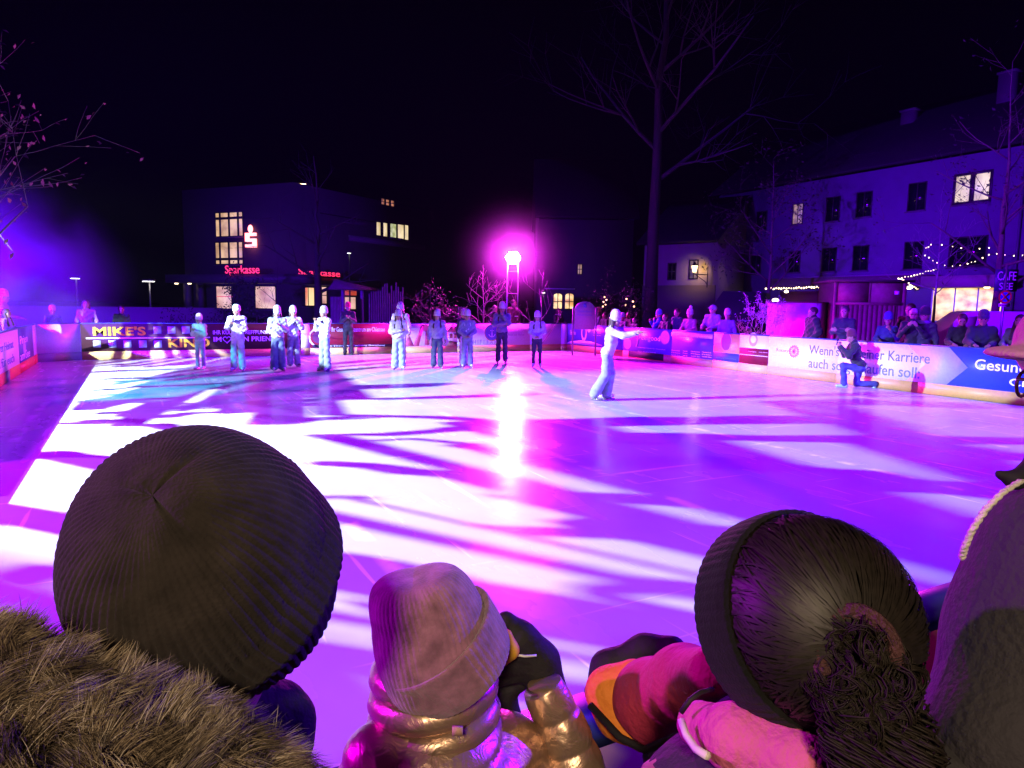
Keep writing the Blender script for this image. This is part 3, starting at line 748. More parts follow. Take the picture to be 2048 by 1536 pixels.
WH = (.50, .48, .50)
GR_S = 'skaters lined up on the ice'
def skater(label, fx, fy, ty, off=0, **k):
    l, h = stand(fx, fy, ty - 1)
    k.setdefault('hat', WH); k.setdefault('shoes', (.75, .75, .75)); k.setdefault('head_s', 1.13); k.setdefault('slouch', .035); k.setdefault('wide', .022)
    return person(label, l, facing(l, off=off), h - .055, skates=True, group=GR_S, **k)
skater('small skater in a white top and pale trousers clapping beside the word KINO', 402, 740, 634, -35, arms=('clap', 'clap'), top=(.5, .5, .53), legs=(.34, .38, .44), flare=.062, print_col=(.1, .15, .4))
skater('tall skater in white dungarees clapping in front of the brown board', 477, 743, 615, -20, arms=('clap', 'clap_high'), top=(.52, .52, .55), legs=(.5, .5, .5), flare=.10, bib=(.25, .27, .32), slouch=0)
skater('skater with long dark hair over a white sweater and blue flared jeans', 557, 743, 619, 10, arms=('clap', 'fold'), top=(.30, .30, .38), legs=(.08, .11, .20), flare=.115, hair='long', nod=.35, turn=-.3)
skater('skater clapping with raised hands behind the long haired one', 588, 735, 619, 15, arms=('clap_high', 'clap_high'), top=(.38, .44, .55), legs=(.16, .19, .28), flare=.10, hair='bob', shoes=(.08, .08, .1))
skater('skater in white dungaree straps and light jeans clapping before the seal', 650, 743, 620, -50, arms=('clap_high', 'clap_high'), top=(.52, .52, .55), legs=(.24, .28, .36), flare=.105, bib=(.2, .22, .3))
skater('skater in pale grey blue jeans holding folded arms over a logo', 797, 740, 626, 0, arms=('fold', 'crossed'), top=(.5, .5, .52), legs=(.26, .32, .38), flare=.115, hair='long', print_col=(.08, .1, .3))
skater('taller skater in a white shirt standing right behind another skater', 801, 727, 612, 0, arms=('down', 'down'), top=(.40, .34, .40), legs=(.3, .3, .35), hair='long')
skater('skater in a mauve sweater and dark jeans standing with open legs', 874, 737, 626, 0, arms=('down', 'down'), top=(.24, .20, .32), legs=(.05, .05, .12), flare=.10, hair='long', shoes=(.06, .06, .1))
skater('skater with a dark dungaree bib and clasped hands in front of the pair', 934, 736, 626, 5, arms=('fold', 'fold'), top=(.16, .16, .26), legs=(.17, .17, .30), flare=.095, bib=(.5, .5, .55), print_col=(.03, .03, .05))
skater('skater half hidden behind the clasped hands, in a black vest', 927, 731, 625, 40, arms=('down', 'down'), top=(.03, .03, .04), legs=(.62, .62, .66), turn=.5)
skater('tall skater in a jeans shirt with hands folded under the chin', 1003, 727, 612, 0, arms=('face', 'crossed'), top=(.12, .13, .24), legs=(.03, .03, .08), flare=.085, hair='long', shoes=(.05, .05, .06), pelvis=.95)
skater('smallest skater on the far right in dark leggings and white boots', 1073, 735, 629, 0, arms=('fold', 'fold'), top=(.34, .34, .38), legs=(.03, .03, .06), flare=.055, hair='long', print_col=(.05, .05, .1))
# leader in the middle of the ice
l, h = stand(1212, 801, 631)
hd = math.atan2(rt.y, rt.x)
side = ((.05, .27, -.08), (.02, .53, -.02), (0, 0, -1), 'flat')
person('lone skater leading the dance with both arms stretched out to one side', l, hd - .35, h - .05, arm_override=(side, side), top=(.52, .52, .55), legs=(.27, .31, .38), flare=.115, hat=WH, slouch=.06, skates=True, lean=(0, .10), head_s=1.08, wide=.015,
       hair='bob', hood_down=True, leg_pos=[((-.10, .06, .50), (-.12, -.03, .085), (-.2, 1)), ((.10, .0, .50), (.12, -.22, .10), (.2, 1))], shoes=(.8, .8, .8), nod=.15)
# staff on the rink edge
l, h = stand(697, 710, 607)
def face_mask(root, J):
    pass
person('member of staff all in black with a red hat by the wine red board', l, facing(l), h, ('clap', 'clap'), (.015, .015, .018), (.015, .015, .018), hat=(.55, .03, .08), shoes=(.02, .02, .02), skates=False, flare=.062)
# kneeling photographer
l = ground(1716, 775); d_ = l.x*math.sin(YAW) + l.y*math.cos(YAW); hh = depth(1716, 678, d_).z
def ph2(root, J):
    q = MB(); c = J['wri'][1] + Vector((-.02, .05, .10)); q.box(T3(c), (.075, .012, .16), Matrix.Rotation(.2, 3, 'X')); q.build('mobile_phone', mat((.02, .02, .03), .2), root)
person('photographer kneeling by the slogan board and filming with a phone', l, hd + math.pi - .25, 1.78, ('phone', 'phone'), (.012, .012, .018), (.05, .06, .22), hat=(.10, .02, .03), pelvis=.50, lean=(0, .16), puffy=.012, nod=.1,
       leg_pos=[((-.11, .38, .52), (-.11, .33, .085), (0, 1)), ((.10, .02, .075), (.10, -.38, .09), (0, .4, -1))], shoes=(.35, .6, .75), extra=ph2, hair='short')

# spectators behind the barrier
def behind(px, ty, wall='R', off=0.45):
    if wall == 'R': p = plane_hit(px, ty, (U1 + off, 0, 0), Vector((1, 0, 0)))
    elif wall == 'F': p = plane_hit(px, ty, (0, V1 + off, 0), Vector((0, 1, 0)))
    else: p = plane_hit(px, ty, (U0 - off, 0, 0), Vector((1, 0, 0)))
    return Vector((p.x, p.y, -.03)), p.z + .03
GR_W = 'spectators behind the rink barrier'
def watcher(label, px, ty, wall='R', off=.45, turn_=0, **k):
    l, h = behind(px, ty, wall, off)
    if k.get('hat') is not None: h -= .04
    k.setdefault('res', .026); k.setdefault('head_s', 1.12); k.setdefault('arms', ('rail', 'rail'))
    base = {'R': math.pi, 'F': -math.pi/2, 'L': 0}[wall]
    k['top'] = tuple(v*.5 for v in k.get('top', (.1, .1, .1)))
    return person(label, l, base + R(turn_), h, group=GR_W, **k)
DK = (.02, .02, .03)
watcher('woman with a pale face alone behind the lilac boards', 1117, 617, 'F', .8, 10, top=DK, hair='long', scarf=(.35, .3, .4))
watcher('man with glasses and white shirt in front of the arched sign', 1174, 615, 'R', .5, 20, top=(.02, .02, .025), hair='short', glasses=True, collar_shirt=(.7, .7, .75), arms=('fold', 'fold'))
watcher('woman in a red brown hat and lilac coat beside the man with glasses', 1197, 617, 'R', .6, -20, top=(.35, .28, .45), hat=(.25, .06, .05), arms=('rail', 'down'), hair='long')
watcher('short child in a dark coat peeping over the barrier', 1210, 625, 'R', .5, 0, top=DK, hair='short')
watcher('woman raising a hand to her cheek behind the short child', 1227, 617, 'R', 1.1, 10, top=(.3, .25, .4), hair='long', arms=('face', 'rail'))
watcher('child with grey hat next to the lone skater', 1246, 627, 'R', .5, 10, top=(.14, .12, .18), hat=(.4, .4, .5))
watcher('man in a dark olive jacket left of a small child', 1258, 624, 'R', .9, 0, top=(.05, .04, .04), hair='short')
watcher('small child whose face just clears the barrier', 1270, 635, 'R', .5, 0, top=DK, hair='short', arms=('rail', 'rail'))
watcher('person in a bright blue jacket and blue hat holding up a phone', 1319, 621, 'R', .6, -35, top=(.03, .10, .65), hat=(.12, .16, .5), arms=('face', 'phone'), puffy=.015)
watcher('child in a dark coat beside the bright blue jacket', 1331, 628, 'R', .45, 0, top=DK, hair='short')
watcher('man in a navy jacket left of the pompom hat', 1355, 618, 'R', .7, 0, top=(.03, .03, .10), hair='short', arms=('down', 'down'))
watcher('woman with a pompom hat and pink coat leaning on the barrier', 1381, 620, 'R', .5, 15, top=(.58, .22, .32), hat=(.55, .42, .55), pom=True, slouch=.03, arms=('rail', 'rail'), puffy=.012)
watcher('tall man in a pale checked jacket and cap leaning on the barrier', 1427, 611, 'R', .6, 15, top=(.45, .42, .52), cap=(.3, .28, .42), arms=('rail', 'rail'), hair='short', puffy=.012)
watcher('woman in a knitted hat and pale coat at the right of the checked jacket', 1456, 620, 'R', .6, 35, top=(.40, .36, .50), hat=(.42, .38, .52), arms=('down', 'down'))
watcher('man in a black puffer jacket in front of the pink lit hut wall', 1627, 615, 'R', .6, -25, top=(.018, .018, .025), hair='short', puffy=.03, arms=('pocket', 'pocket'))
watcher('balding man with crossed arms in front of the wooden stall', 1691, 613, 'R', .6, 20, top=(.03, .03, .06), hair='short', hair_col=(.06, .05, .05), arms=('crossed', 'crossed'))
watcher('person in a blue hooded coat at the right edge of the stall', 1778, 627, 'R', .9, 30, top=(.04, .05, .22), hat=(.05, .06, .25), arms=('phone', 'rail'), extra=None)
watcher('grey haired man filming with a phone beside the stall', 1829, 618, 'R', .6, 30, top=(.02, .02, .03), hair='short', hair_col=(.45, .42, .45), arms=('phone', 'phone'), extra=phone, glasses=True)
watcher('tall man behind the grey haired man filming', 1822, 608, 'R', 1.5, 10, top=DK, hair='short')
watcher('woman in a dark hat and grey scarf in front of the white van', 1851, 617, 'R', .7, 20, top=(.05, .05, .08), hat=(.02, .02, .025), scarf=(.25, .25, .35), arms=('down', 'down'))
watcher('person in a dark cap looking down in front of the van side', 1926, 629, 'R', .6, 30, top=(.015, .015, .02), hair='short', arms=('rail', 'rail'), nod=.4)
watcher('person in a dark knitted hat and navy coat by the tree trunk', 1968, 624, 'R', .6, 30, top=(.03, .035, .08), hat=(.05, .04, .09), arms=('rail', 'rail'), puffy=.02)
watcher('person at the right border of the view beside the van tail', 2042, 630, 'R', .7, 10, top=(.2, .18, .3), hair='long', arms=('rail', 'rail'))
watcher('broad security guard with a reflective strip standing behind the far boards', 1027, 600, 'F', .9, 15, top=(.16, .03, .06), hair='short', puffy=.02, stripe=(.7, .7, .8), arms=('down', 'down'))
watcher('person with a light face left of the security guard', 990, 611, 'F', .8, 0, top=DK, hair='short')
# people in the blue smoke
watcher('person in a pale coat standing at the edge of the blue smoke', 171, 600, 'F', .7, 0, top=(.55, .40, .60), hair='bob', arms=('down', 'down'))
watcher('person in a dark coat behind the brown board, face half lit', 242, 612, 'F', 1.2, 0, top=DK, hair='short', arms=('down', 'down'))
watcher('person with a pink hat deep in the blue smoke', 104, 612, 'F', 1.2, 10, top=(.3, .2, .4), hat=(.6, .3, .5))
watcher('person in a red hat beside the left lamp mast', 5, 582, 'L', .8, 0, top=(.6, .15, .4), hat=(.6, .1, .2))
watcher('person in a violet coat left of the white script board', 12, 618, 'L', .45, -20, top=(.45, .15, .6), hair='long')
# ------------------------------------------------------------------ stage light masts
m_truss = mat((0.55, 0.55, 0.58), 0.3, 0.9)
def mast(label, base, head_z, glow_col, strength, aim, rx=0.3, rz=0.24, spread=0.22):
    root = thing('light_tower', label, 'light tower', base, math.atan2(aim[1] - base[1], aim[0] - base[0]) - math.pi/2)
    for sx in (-1, 1):
        for sy in (-1, 1):
            MB().tube([(sx*spread, sy*spread*.9, 0), (sx*spread, sy*spread*.9, head_z - .1)], .024, 8).build('truss_pole', m_truss, root, True)
    for z in np.arange(.5, head_z - .3, .9):
        q = MB()
        pts = [(-spread, -spread*.9), (spread, -spread*.9), (spread, spread*.9), (-spread, spread*.9)]
        for i in range(4):
            a, b_ = pts[i], pts[(i + 1) % 4]; q.tube([(a[0], a[1], z), (b_[0], b_[1], z + .02)], .008, 5)
        q.build('truss_brace', m_truss, root)
    MB().span((-.6, -.6, 0), (.6, .6, .06)).build('base_plate', mat((.05, .05, .05)), root)
    for i, (x, z) in enumerate(((0, 0), (-.18, 0), (.18, 0), (-.09, .13), (.09, .13), (-.09, -.13), (.09, -.13))):
        q = MB(); q.lathe([(.02, -.12), (.09, -.11), (.12, 0), (.125, .10), (.118, .10)], 16, axis='Y'); q.v[0] += np.array((x, .0, head_z + z))
        par = q.build('par_lamp', mat((.03, .03, .03), .4), root, True)
        q = MB(); q.lathe([(.0005, .115), (.06, .112), (.116, .10)], 16, axis='Y'); q.v[0] += np.array((x, .0, head_z + z))
        q.build('lens', glow(glow_col, strength), par, True)
    MB().tube([(-rx, 0, head_z), (rx, 0, head_z)], .022, 8).build('cross_bar', m_truss, root)
    return root
wm = mast('tall light tower with blazing pink white lamps behind the far rink corner', (WASH_MAST.x, WASH_MAST.y, -.03), WASH_MAST.z + .03, (1.0, 0.06, 1.0), 3500, (3, 6))
mast('light tower outside the view on the left side of the rink', (WHITE_MAST.x - .25, WHITE_MAST.y, -.03), WHITE_MAST.z + .1, (0.9, 0.85, 1.0), 4, (4, 14))

LT = bpy.data.objects['light_tower.001']; Mi_ = LT.matrix_basis.inverted()
for p_, e_, c_ in STAGE:          # unseen flaps added round the stage lamps to shape their beams
    q = MB(); n_ = 96; r_ = .5
    for side_ in (0,):
        V_ = []; Fc_ = []
        for k in range(n_ + 1):
            a_ = -math.pi + 2*math.pi*k/n_; x_, y_ = r_*math.cos(a_), r_*math.sin(a_)
            el = float(np.interp(math.degrees(a_), [2.5, 5.5, 16, 20.5, 40, 50], [8.6, 15.5, 15.5, 11.5, 12.5, 15.1])); lo_ = -math.tan(R(el))*r_ if -0.955 < a_ < 1.75 else -1.2
            V_ += [(x_, y_, lo_), (x_, y_, 1.4), (x_*1.01, y_*1.01, 1.4), (x_*1.01, y_*1.01, lo_)]
        for k in range(n_):
            i = 4*k
            for j in range(4): Fc_.append((i + j, i + (j + 1) % 4, i + 4 + (j + 1) % 4, i + 4 + j))
        q.add(V_, Fc_)
    o = q.build('beam_shield', mat((.015, .015, .015), .8), LT); o.matrix_basis = Mi_ @ Matrix.Translation(p_)

# ------------------------------------------------------------------ facades
class Facade:
    """a building block whose front runs from p0 (left in view) to p1"""
    def __init__(s, p0, p1, h, deep, label, wall, name='building', roof=None, roof_h=2.5, cat='building', over=.5):
        s.p0 = Vector((p0[0], p0[1], 0)); d = Vector((p1[0] - p0[0], p1[1] - p0[1], 0)); s.len = d.length; s.d = d.normalized(); s.n = Vector((0, 0, 1)).cross(s.d)
        s.root = thing(name, label, cat, s.p0, math.atan2(s.d.y, s.d.x)); s.h = h
        MB().span((0, 0, -.03), (s.len, deep, h)).build('wall', wall, s.root)
        if roof is not None:
            y0, y1, ym = -over, deep + over, deep/2; q = MB(); L0, L1 = -over*.6, s.len + over*.6
            q.add([(L0, y0, h), (L1, y0, h), (L1, ym, h + roof_h), (L0, ym, h + roof_h), (L0, y1, h), (L1, y1, h)] + [(L0, y0, h + .18), (L1, y0, h + .18), (L1, ym, h + roof_h + .18), (L0, ym, h + roof_h + .18), (L0, y1, h + .18), (L1, y1, h + .18)],
                  [(0, 1, 2, 3)[::-1], (3, 2, 5, 4)[::-1], (6, 7, 8, 9), (9, 8, 11, 10), (0, 1, 7, 6), (5, 4, 10, 11), (0, 6, 9, 3), (3, 9, 10, 4), (1, 2, 8, 7), (2, 5, 11, 8)])
            s.roof = q.build('roof', roof, s.root)
            q = MB(); 
            for x in (0, s.len): q.add([(x, 0, h), (x, deep, h), (x, ym, h + roof_h - .1)], [(0, 1, 2)])
            q.build('gable', wall, s.root)
    def loc(s, px, py, y=0.0):
        h = plane_hit(px, py, s.p0 + s.n*y, s.n) - s.p0
        return h.dot(s.d), h.z
    def win(s, px0, py0, px1, py1, pane, frame, nx=2, nz=1, bar=.05, out=.04, fr=.07, name='window', fx=None, fz=None):
        x0, z1 = s.loc(px0, py0); x1, z0 = s.loc(px1, py1)
        if z0 > z1: z0, z1 = z1, z0
        q = MB()
        for a, b_ in (((x0 - fr, z0 - fr), (x0, z1 + fr)), ((x1, z0 - fr), (x1 + fr, z1 + fr)), ((x0, z1), (x1, z1 + fr)), ((x0, z0 - fr), (x1, z0))): q.span((a[0], -out, a[1]), (b_[0], .0, b_[1]))
        for t in (fx or [i/nx for i in range(1, nx)]): x = x0 + (x1 - x0)*t; q.span((x - bar/2, -out*.8, z0), (x + bar/2, -.004, z1))
        for t in (fz or [i/nz for i in range(1, nz)]): z = z0 + (z1 - z0)*t; q.span((x0, -out*.75, z - bar/2), (x1, -.005, z + bar/2))
        o = q.build(name, frame, s.root)
        MB().span((x0, -.012, z0), (x1, -.003, z1)).build('pane', pane, o)
        if x1 - x0 > .5: MB().span((x0 - .1, -.14, z0 - fr - .06), (x1 + .1, 0, z0 - fr - .003)).build('sill', m_sill, o)
        return o
    def slab(s, px0, py0, px1, py1, m, name, y0, y1, **k):
        x0, z1 = s.loc(px0, py0, y0); x1, z0 = s.loc(px1, py1, y0)
        return MB().span((x0, y0, z0), (x1, y1, z1)).build(name, m, s.root, **k)
m_sill = mat((.10, .09, .10), .7); m_dkfr = mat((.025, .022, .022), .5); m_glass = mat((.006, .006, .010), .08, noise=0); m_whfr = mat((.5, .5, .5), .5)
m_roof = mat((.006, .004, .005), .8, scale=3, bump=.3)
warm = room_glow((.50, .28, .10), (.95, .60, .28), .95, (1.2, 1.2, 1.2)); warm2 = room_glow((.55, .40, .18), (1.0, .80, .45), 1.0, (1.5, 1.5, .8)); shop = room_glow((.45, .20, .05), (1.0, .72, .34), 1.7, (1.6, 1.6, 2.2)); pinkish = room_glow((.55, .25, .22), (1.0, .62, .50), .95, (.9, .9, .9)); dimw = room_glow((.10, .05, .03), (.55, .32, .20), .8, (2, 2, 2))
# bank
m_bank = mat((.045, .04, .042), .7, scale=2)
bk = Facade(depth(372, 600, 49), depth(592, 600, 45), 9.3, 9, 'dark three storey bank building with lit stair windows and a red glowing sign', m_bank)
for y0, y1 in ((427, 471), (486, 527)): bk.win(431.5, y0, 486, y1, warm, m_dkfr, 4, 3, .17, fx=(.16, .5, .84), fz=((.77,) if y0 < 450 else (.22,)))
m_canopy = mat((.07, .065, .07), .6)
bk.slab(330, 549, 600, 566, m_canopy, 'canopy', -2.0, 0)
for x0, x1 in ((433, 464), (511, 552)): bk.win(x0, 573, x1, 617, pinkish, m_dkfr, 1, 1)
bk.slab(433, 592, 464, 594, glow((1, .1, .08), .8), 'red_band', -.05, -.015)
for x in (371, 397):
    bk.slab(x - 5, 565, x + 5, 618, m_bank, 'pilaster', -.5, 0)
    P_ = bk.loc(x, 566); wp = bk.p0 + bk.d*P_[0] + bk.n*(-.75)
    MB().box((P_[0], -.75, P_[1] - .05), (.16, .16, .1)).build('downlight', glow((1, .7, .4), 6), bk.root)
    lamp('downlight_lamp', 'SPOT', (wp.x, wp.y, P_[1] - .12), 60, (1, .62, .3), (wp.x + bk.n.x*.35, wp.y + bk.n.y*.35, 0), .05, 70, .6)
def sign(F, t, px0, py0, px1, py1, m, y, name='sign_letters', bold=.004):
    x0, z1 = F.loc(px0, py0, y); x1, z0 = F.loc(px1, py1, y); q = MB(); text_fit(q, t, x0, x1, z0, z1, y, bold)
    q.v = [np.concatenate(q.v)]; q.v[0][:, 1] = y + (q.v[0][:, 1] - y)*8
    return q.build(name, m, F.root)
m_red = glow((1.0, .03, .055), 1.7); m_redhot = glow((1.0, .20, .20), 5.0)
sign(bk, 'Sparkasse', 450, 531, 519, 552, m_red, -2.12)
# letter S with a dot above
x0, z1 = bk.loc(497.5, 467); x1, z0 = bk.loc(517.5, 495); W_, H_ = x1 - x0, z1 - z0; t_ = H_*.2
S_ = MB()
for a, b_ in (((0, H_ - t_), (W_, H_)), ((0, H_*.40), (W_, H_*.60)), ((0, 0), (W_, t_)), ((0, H_*.60), (W_*.26, H_ - t_)), ((W_*.74, t_), (W_, H_*.40))): S_.span((x0 + a[0], -.35, z0 + a[1]), (x0 + b_[0], -.15, z0 + b_[1]))
S_.build('logo_letter', m_redhot, bk.root)
S_ = MB(); S_.merge(ell_mb((x0 + W_*.48, -.25, bk.loc(506, 458.5)[1]), (.20, .1, .26), 10)); S_.build('logo_dot', m_redhot, bk.root, True)
pl = bk.loc(507, 480); wp = bk.p0 + bk.d*pl[0] + bk.n*(-.9)
lamp('sign_glow', 'POINT', (wp.x, wp.y, pl[1]), 14, (1, .05, .08), None, .3)
bk2 = Facade(depth(594, 600, 45.2), depth(862, 600, 58), 9.3, 9, 'receding wing of the bank with a strip of lit office windows', m_bank)
for i, (x0, x1) in enumerate(((752.5, 760.5), (766, 774), (780, 792), (795, 807), (809, 816))): bk2.win(x0, 444 + i*1.5, x1, 471 + i*2.2, warm2 if i != 2 else room_glow((.35, .38, .12), (.75, .75, .42), .9), m_dkfr, 1, 1, fr=.04)
bk2.slab(700, 470, 850, 500, mat((.09, .08, .085)), 'parapet_band', -.15, 0)
bk2.slab(640, 425, 750, 445, m_glass, 'dark_window_strip', -.02, 0)
for x0, x1, d_ in ((762.5, 768, 0), (771.5, 777.5, 2), (781.5, 787.5, 4)): bk2.win(x0, 397 + d_, x1, 409 + d_, room_glow((.2, .06, .03), (.75, .28, .12), .8, (4, 4, 4)), m_dkfr, 1, 2, fr=.03)
bk2.slab(596, 553, 760, 575, m_canopy, 'canopy', -1.6, 0)
sign(bk2, 'Sparkasse', 597, 536, 680, 558, m_red, -1.7)
bk2.win(604, 575, 628, 611, room_glow((.7, .06, .05), (1.0, .70, .35), 1.2, (1.6, 1.6, .3)), m_dkfr, 2, 1); bk2.win(641, 574, 653, 607, pinkish, m_dkfr, 1, 2); bk2.win(683, 576, 713, 591, glow((.9, .10, .05), .55), m_dkfr, 1, 1); bk2.win(688, 593, 711, 618, pinkish, m_dkfr, 1, 1)
# house behind the wash mast, with arched lit windows
m_plaster = mat((.06, .05, .048), .8, scale=2)
h1 = Facade(depth(1075, 610, 47), depth(1262, 610, 47), 7.5, 8, 'dim house with two arched lit windows behind the far rink corner', m_plaster, roof=m_roof, roof_h=4.5)
for xc in (1115.5, 1138.5):
    x0, zb = h1.loc(xc - 8.5, 617); x1, zt = h1.loc(xc + 8.5, 588); r_ = (x1 - x0)/2
    pts = [(x0, zb), (x1, zb)] + [(x0 + r_ + r_*math.cos(t), zt - r_*.4 + r_*.5*math.sin(t)) for t in np.linspace(0, math.pi, 9)]
    o = MB(); o.prism([((x - x0 - r_)*1.12 + x0 + r_, (z - zb)*1.05 + zb - .03) for x, z in pts], -.03, 0); o = o.build('window', m_dkfr, h1.root)
    MB().prism(pts, -.045, -.032).build('pane', shop, o)
    q = MB(); q.span((x0 + r_ - .03, -.06, zb), (x0 + r_ + .03, -.046, zt + .1)); q.span((x0, -.06, zb + .45), (x1, -.046, zb + .5)); q.build('glazing_bar', m_dkfr, o)
h1.slab(1090, 576, 1150, 579, m_whfr, 'cornice', -.2, 0)
h1.win(1156, 529, 1163, 548, dimw, m_dkfr, 2, 2, fr=.05)
# house with the bracket lantern
h2 = Facade(depth(1285, 610, 44), depth(1427, 610, 41), 5.6, 8, 'cream house with a glowing bracket lantern on its corner', mat((.30, .25, .20), .85, scale=2, bump=.1), roof=m_roof, roof_h=3.0)
h2.win(1381, 522, 1394, 556, room_glow((.05, .03, .02), (.35, .22, .1), .5), m_dkfr, 2, 2); h2.win(1338, 528, 1350, 558, m_glass, m_dkfr, 2, 2)
h2.slab(1285, 571, 1427, 640, mat((.14, .10, .09), .8), 'plinth_wall', -.1, 0)
for x in (1382, 1336): h2.win(x, 595, x + 10, 620, m_glass, m_whfr, 1, 1)
lp = h2.loc(1404, 538); lz = lp[1]
lr = thing('wall_lantern', 'glowing warm lantern on an iron bracket at the corner of the cream house', 'lantern', (h2.p0 + h2.d*lp[0] - h2.n*1.0)[:3], h2.root.rotation_euler.z)
lr.location.z = lz
q = MB(); q.lathe([(.10, -.24), (.19, .12), (.19, .14)], 6); q.build('lamp_glass', glow((1.0, .62, .25), 6), lr)
q = MB(); q.lathe([(.22, .14), (.08, .30), (.02, .38), (.001, .38)], 6); q.lathe([(.001, -.27), (.1, -.25), (.1, -.22)], 6); q.build('lamp_cap', m_dkfr, lr)
bx = (h2.loc(1423, 538)[0] - lp[0])
q = MB(); q.tube([(0, 0, -.27), (0, 0, -.36), (bx, .5, -.36)], .025, 6); q.tube([(0.05, 0.03, -.36), (bx*.8, .45, -.75), (bx, .5, -.95)], .02, 6); q.tube([(bx, .5, .1), (bx, .5, -1.1)], .03, 6); q.build('bracket', m_dkfr, lr)
lw = h2.p0 + h2.d*lp[0] - h2.n*1.0
lamp('lantern_light', 'POINT', tuple(lw + h2.n*.45 + h2.d*.1)[:2] + (lz + .05,), 48, (1, .60, .25), None, .15, spec=0.0)
# long house on the right
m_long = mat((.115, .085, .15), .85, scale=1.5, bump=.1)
pl_ = depth(1428, 610, 46.5); pr_ = depth(2046, 610, 30.6)
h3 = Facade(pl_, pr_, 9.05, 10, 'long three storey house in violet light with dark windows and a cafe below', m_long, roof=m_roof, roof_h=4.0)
for x0, y0, x1, y1, mt in ((1588, 410, 1604, 446, dimw), (1655, 397, 1677, 440, m_glass), (1716, 387, 1741, 431, m_glass), (1820, 369, 1849, 418, m_glass), (1515, 425, 1532, 460, m_glass),
                       (1580, 504, 1598, 543, m_glass), (1648, 498, 1670, 541, m_glass), (1709, 494, 1734, 539, m_glass), (1812, 486, 1842, 536, m_glass), (1505, 512, 1520, 548, m_glass)): h3.win(x0, y0, x1, y1, mt, m_dkfr, 2, 1, fr=.05)
h3.win(1914, 354, 1977, 398, warm2, m_dkfr, 2, 1, .22, fr=.12); h3.win(1903, 478, 1969, 530, m_glass, m_dkfr, 2, 1, .1)
h3.win(1868, 577, 2000, 645, shop, m_whfr, 3, 1, .06)
q = h3.slab(1842, 553, 2010, 573, mat((.30, .25, .22), .9), 'awning', -1.5, 0)
h3.slab(1532, 558, 1850, 572, mat((.12, .09, .08), .9), 'awning', -1.3, 0)
h3.slab(1560, 583, 1660, 640, mat((.10, .02, .02), .8), 'cafe_front', -.05, 0)
h3.slab(1562, 555, 1850, 557, mat((.25, .22, .25)), 'gutter', -.12, 0)
for x, y, s_ in ((1574, 601, .16), (1596, 584, .10), (1842, 576, .13), (1998, 575, .1)):
    pp = h3.loc(x, y); wp = h3.p0 + h3.d*pp[0] - h3.n*1.0
    q = MB(); q.merge(ell_mb((0, 0, 0), (s_*1.3, s_, s_*.7), 9)); o = q.build('cafe_lamp', glow((1, .78, .45), 8), h3.root, True, loc=(pp[0], -1.0, pp[1]))
for x in (1735, 1928):
    pp = h3.loc(x, 300 if x < 1800 else 262); q = MB(); q.span((pp[0] - .35, 3.2, 9.5), (pp[0] + .35, 4.0, 13.3 if x > 1800 else 12.6)); q.span((pp[0] - .42, 3.15, 13.3 if x > 1800 else 12.6), (pp[0] + .42, 4.05, 13.4 if x > 1800 else 12.7)); q.build('chimney', mat((.05, .04, .05)), h3.root)
q = MB(); px_ = h3.loc(2037, 500)[0]; q.tube([(px_, -.12, 0), (px_, -.12, 8.9)], .06, 8); q.build('downpipe', mat((.06, .06, .08)), h3.root)
# glowing rope of lights under the cafe awning, and bulb strings
def light_string(label, pts, dep, bulb_r=.024, step=.32, sag=0.0, strength=7):
    W3 = [depth(px, py, d_) for (px, py), d_ in zip(pts, dep)]
    root = thing('light_string', label, 'string lights', W3[0])
    P3 = []
    for a, b_ in zip(W3[:-1], W3[1:]):
        n_ = max(2, int((b_ - a).length/step))
        for i in range(n_): t = i/n_; P3.append(a.lerp(b_, t) - W3[0] + Vector((0, 0, -sag*4*t*(1 - t) + random.uniform(-.03, .03))))
    P3.append(W3[-1] - W3[0])
    MB().tube([tuple(p) for p in P3], .008, 4).build('wire', mat((.01, .01, .01)), root)
    first = None
    for p in P3:
        if first is None:
            q = MB(); q.merge(ell_mb((0, 0, 0), (bulb_r,)*3, 6)); first = q.build('bulb', glow((1, .72, .38), strength), root, True); first.location = p
        else:
            c = first.copy(); COL.objects.link(c); c.parent = root; c.location = p; k_ = random.uniform(.6, 1.25); c.scale = (k_,)*3
    return root
light_string('dense golden row of bulbs under the cafe awning', [(1532, 577), (1573, 576), (1660, 574)], [38, 37.3, 35.6], .05, .13, strength=5)
light_string('string of white bulbs winding round the bare tree in front of the house, upper loop', [(1852, 497), (1862, 489), (1905, 492), (1940, 500), (1978, 496)], [29, 29, 29, 29, 29], .023, .45)
light_string('sagging string of white bulbs below the upper loop on the bare tree', [(1850, 512), (1874, 526), (1905, 533), (1935, 529), (1965, 516)], [29.2, 28.5, 28.5, 28.5, 29], .023, .22)
light_string('short string of bulbs sloping down from the wooden stall roof', [(1797, 556), (1815, 566), (1836, 578)], [24.5, 25.5, 26.5], .021, .14)
light_string('string of bulbs rising from the wooden stall to the bare tree', [(1797, 556), (1840, 547), (1872, 538)], [24.5, 27, 29], .021, .45)
light_string('string of bulbs running to the right border past the leafy tree', [(1978, 508), (2010, 510), (2046, 511)], [29, 28, 27.5], .023, .42)
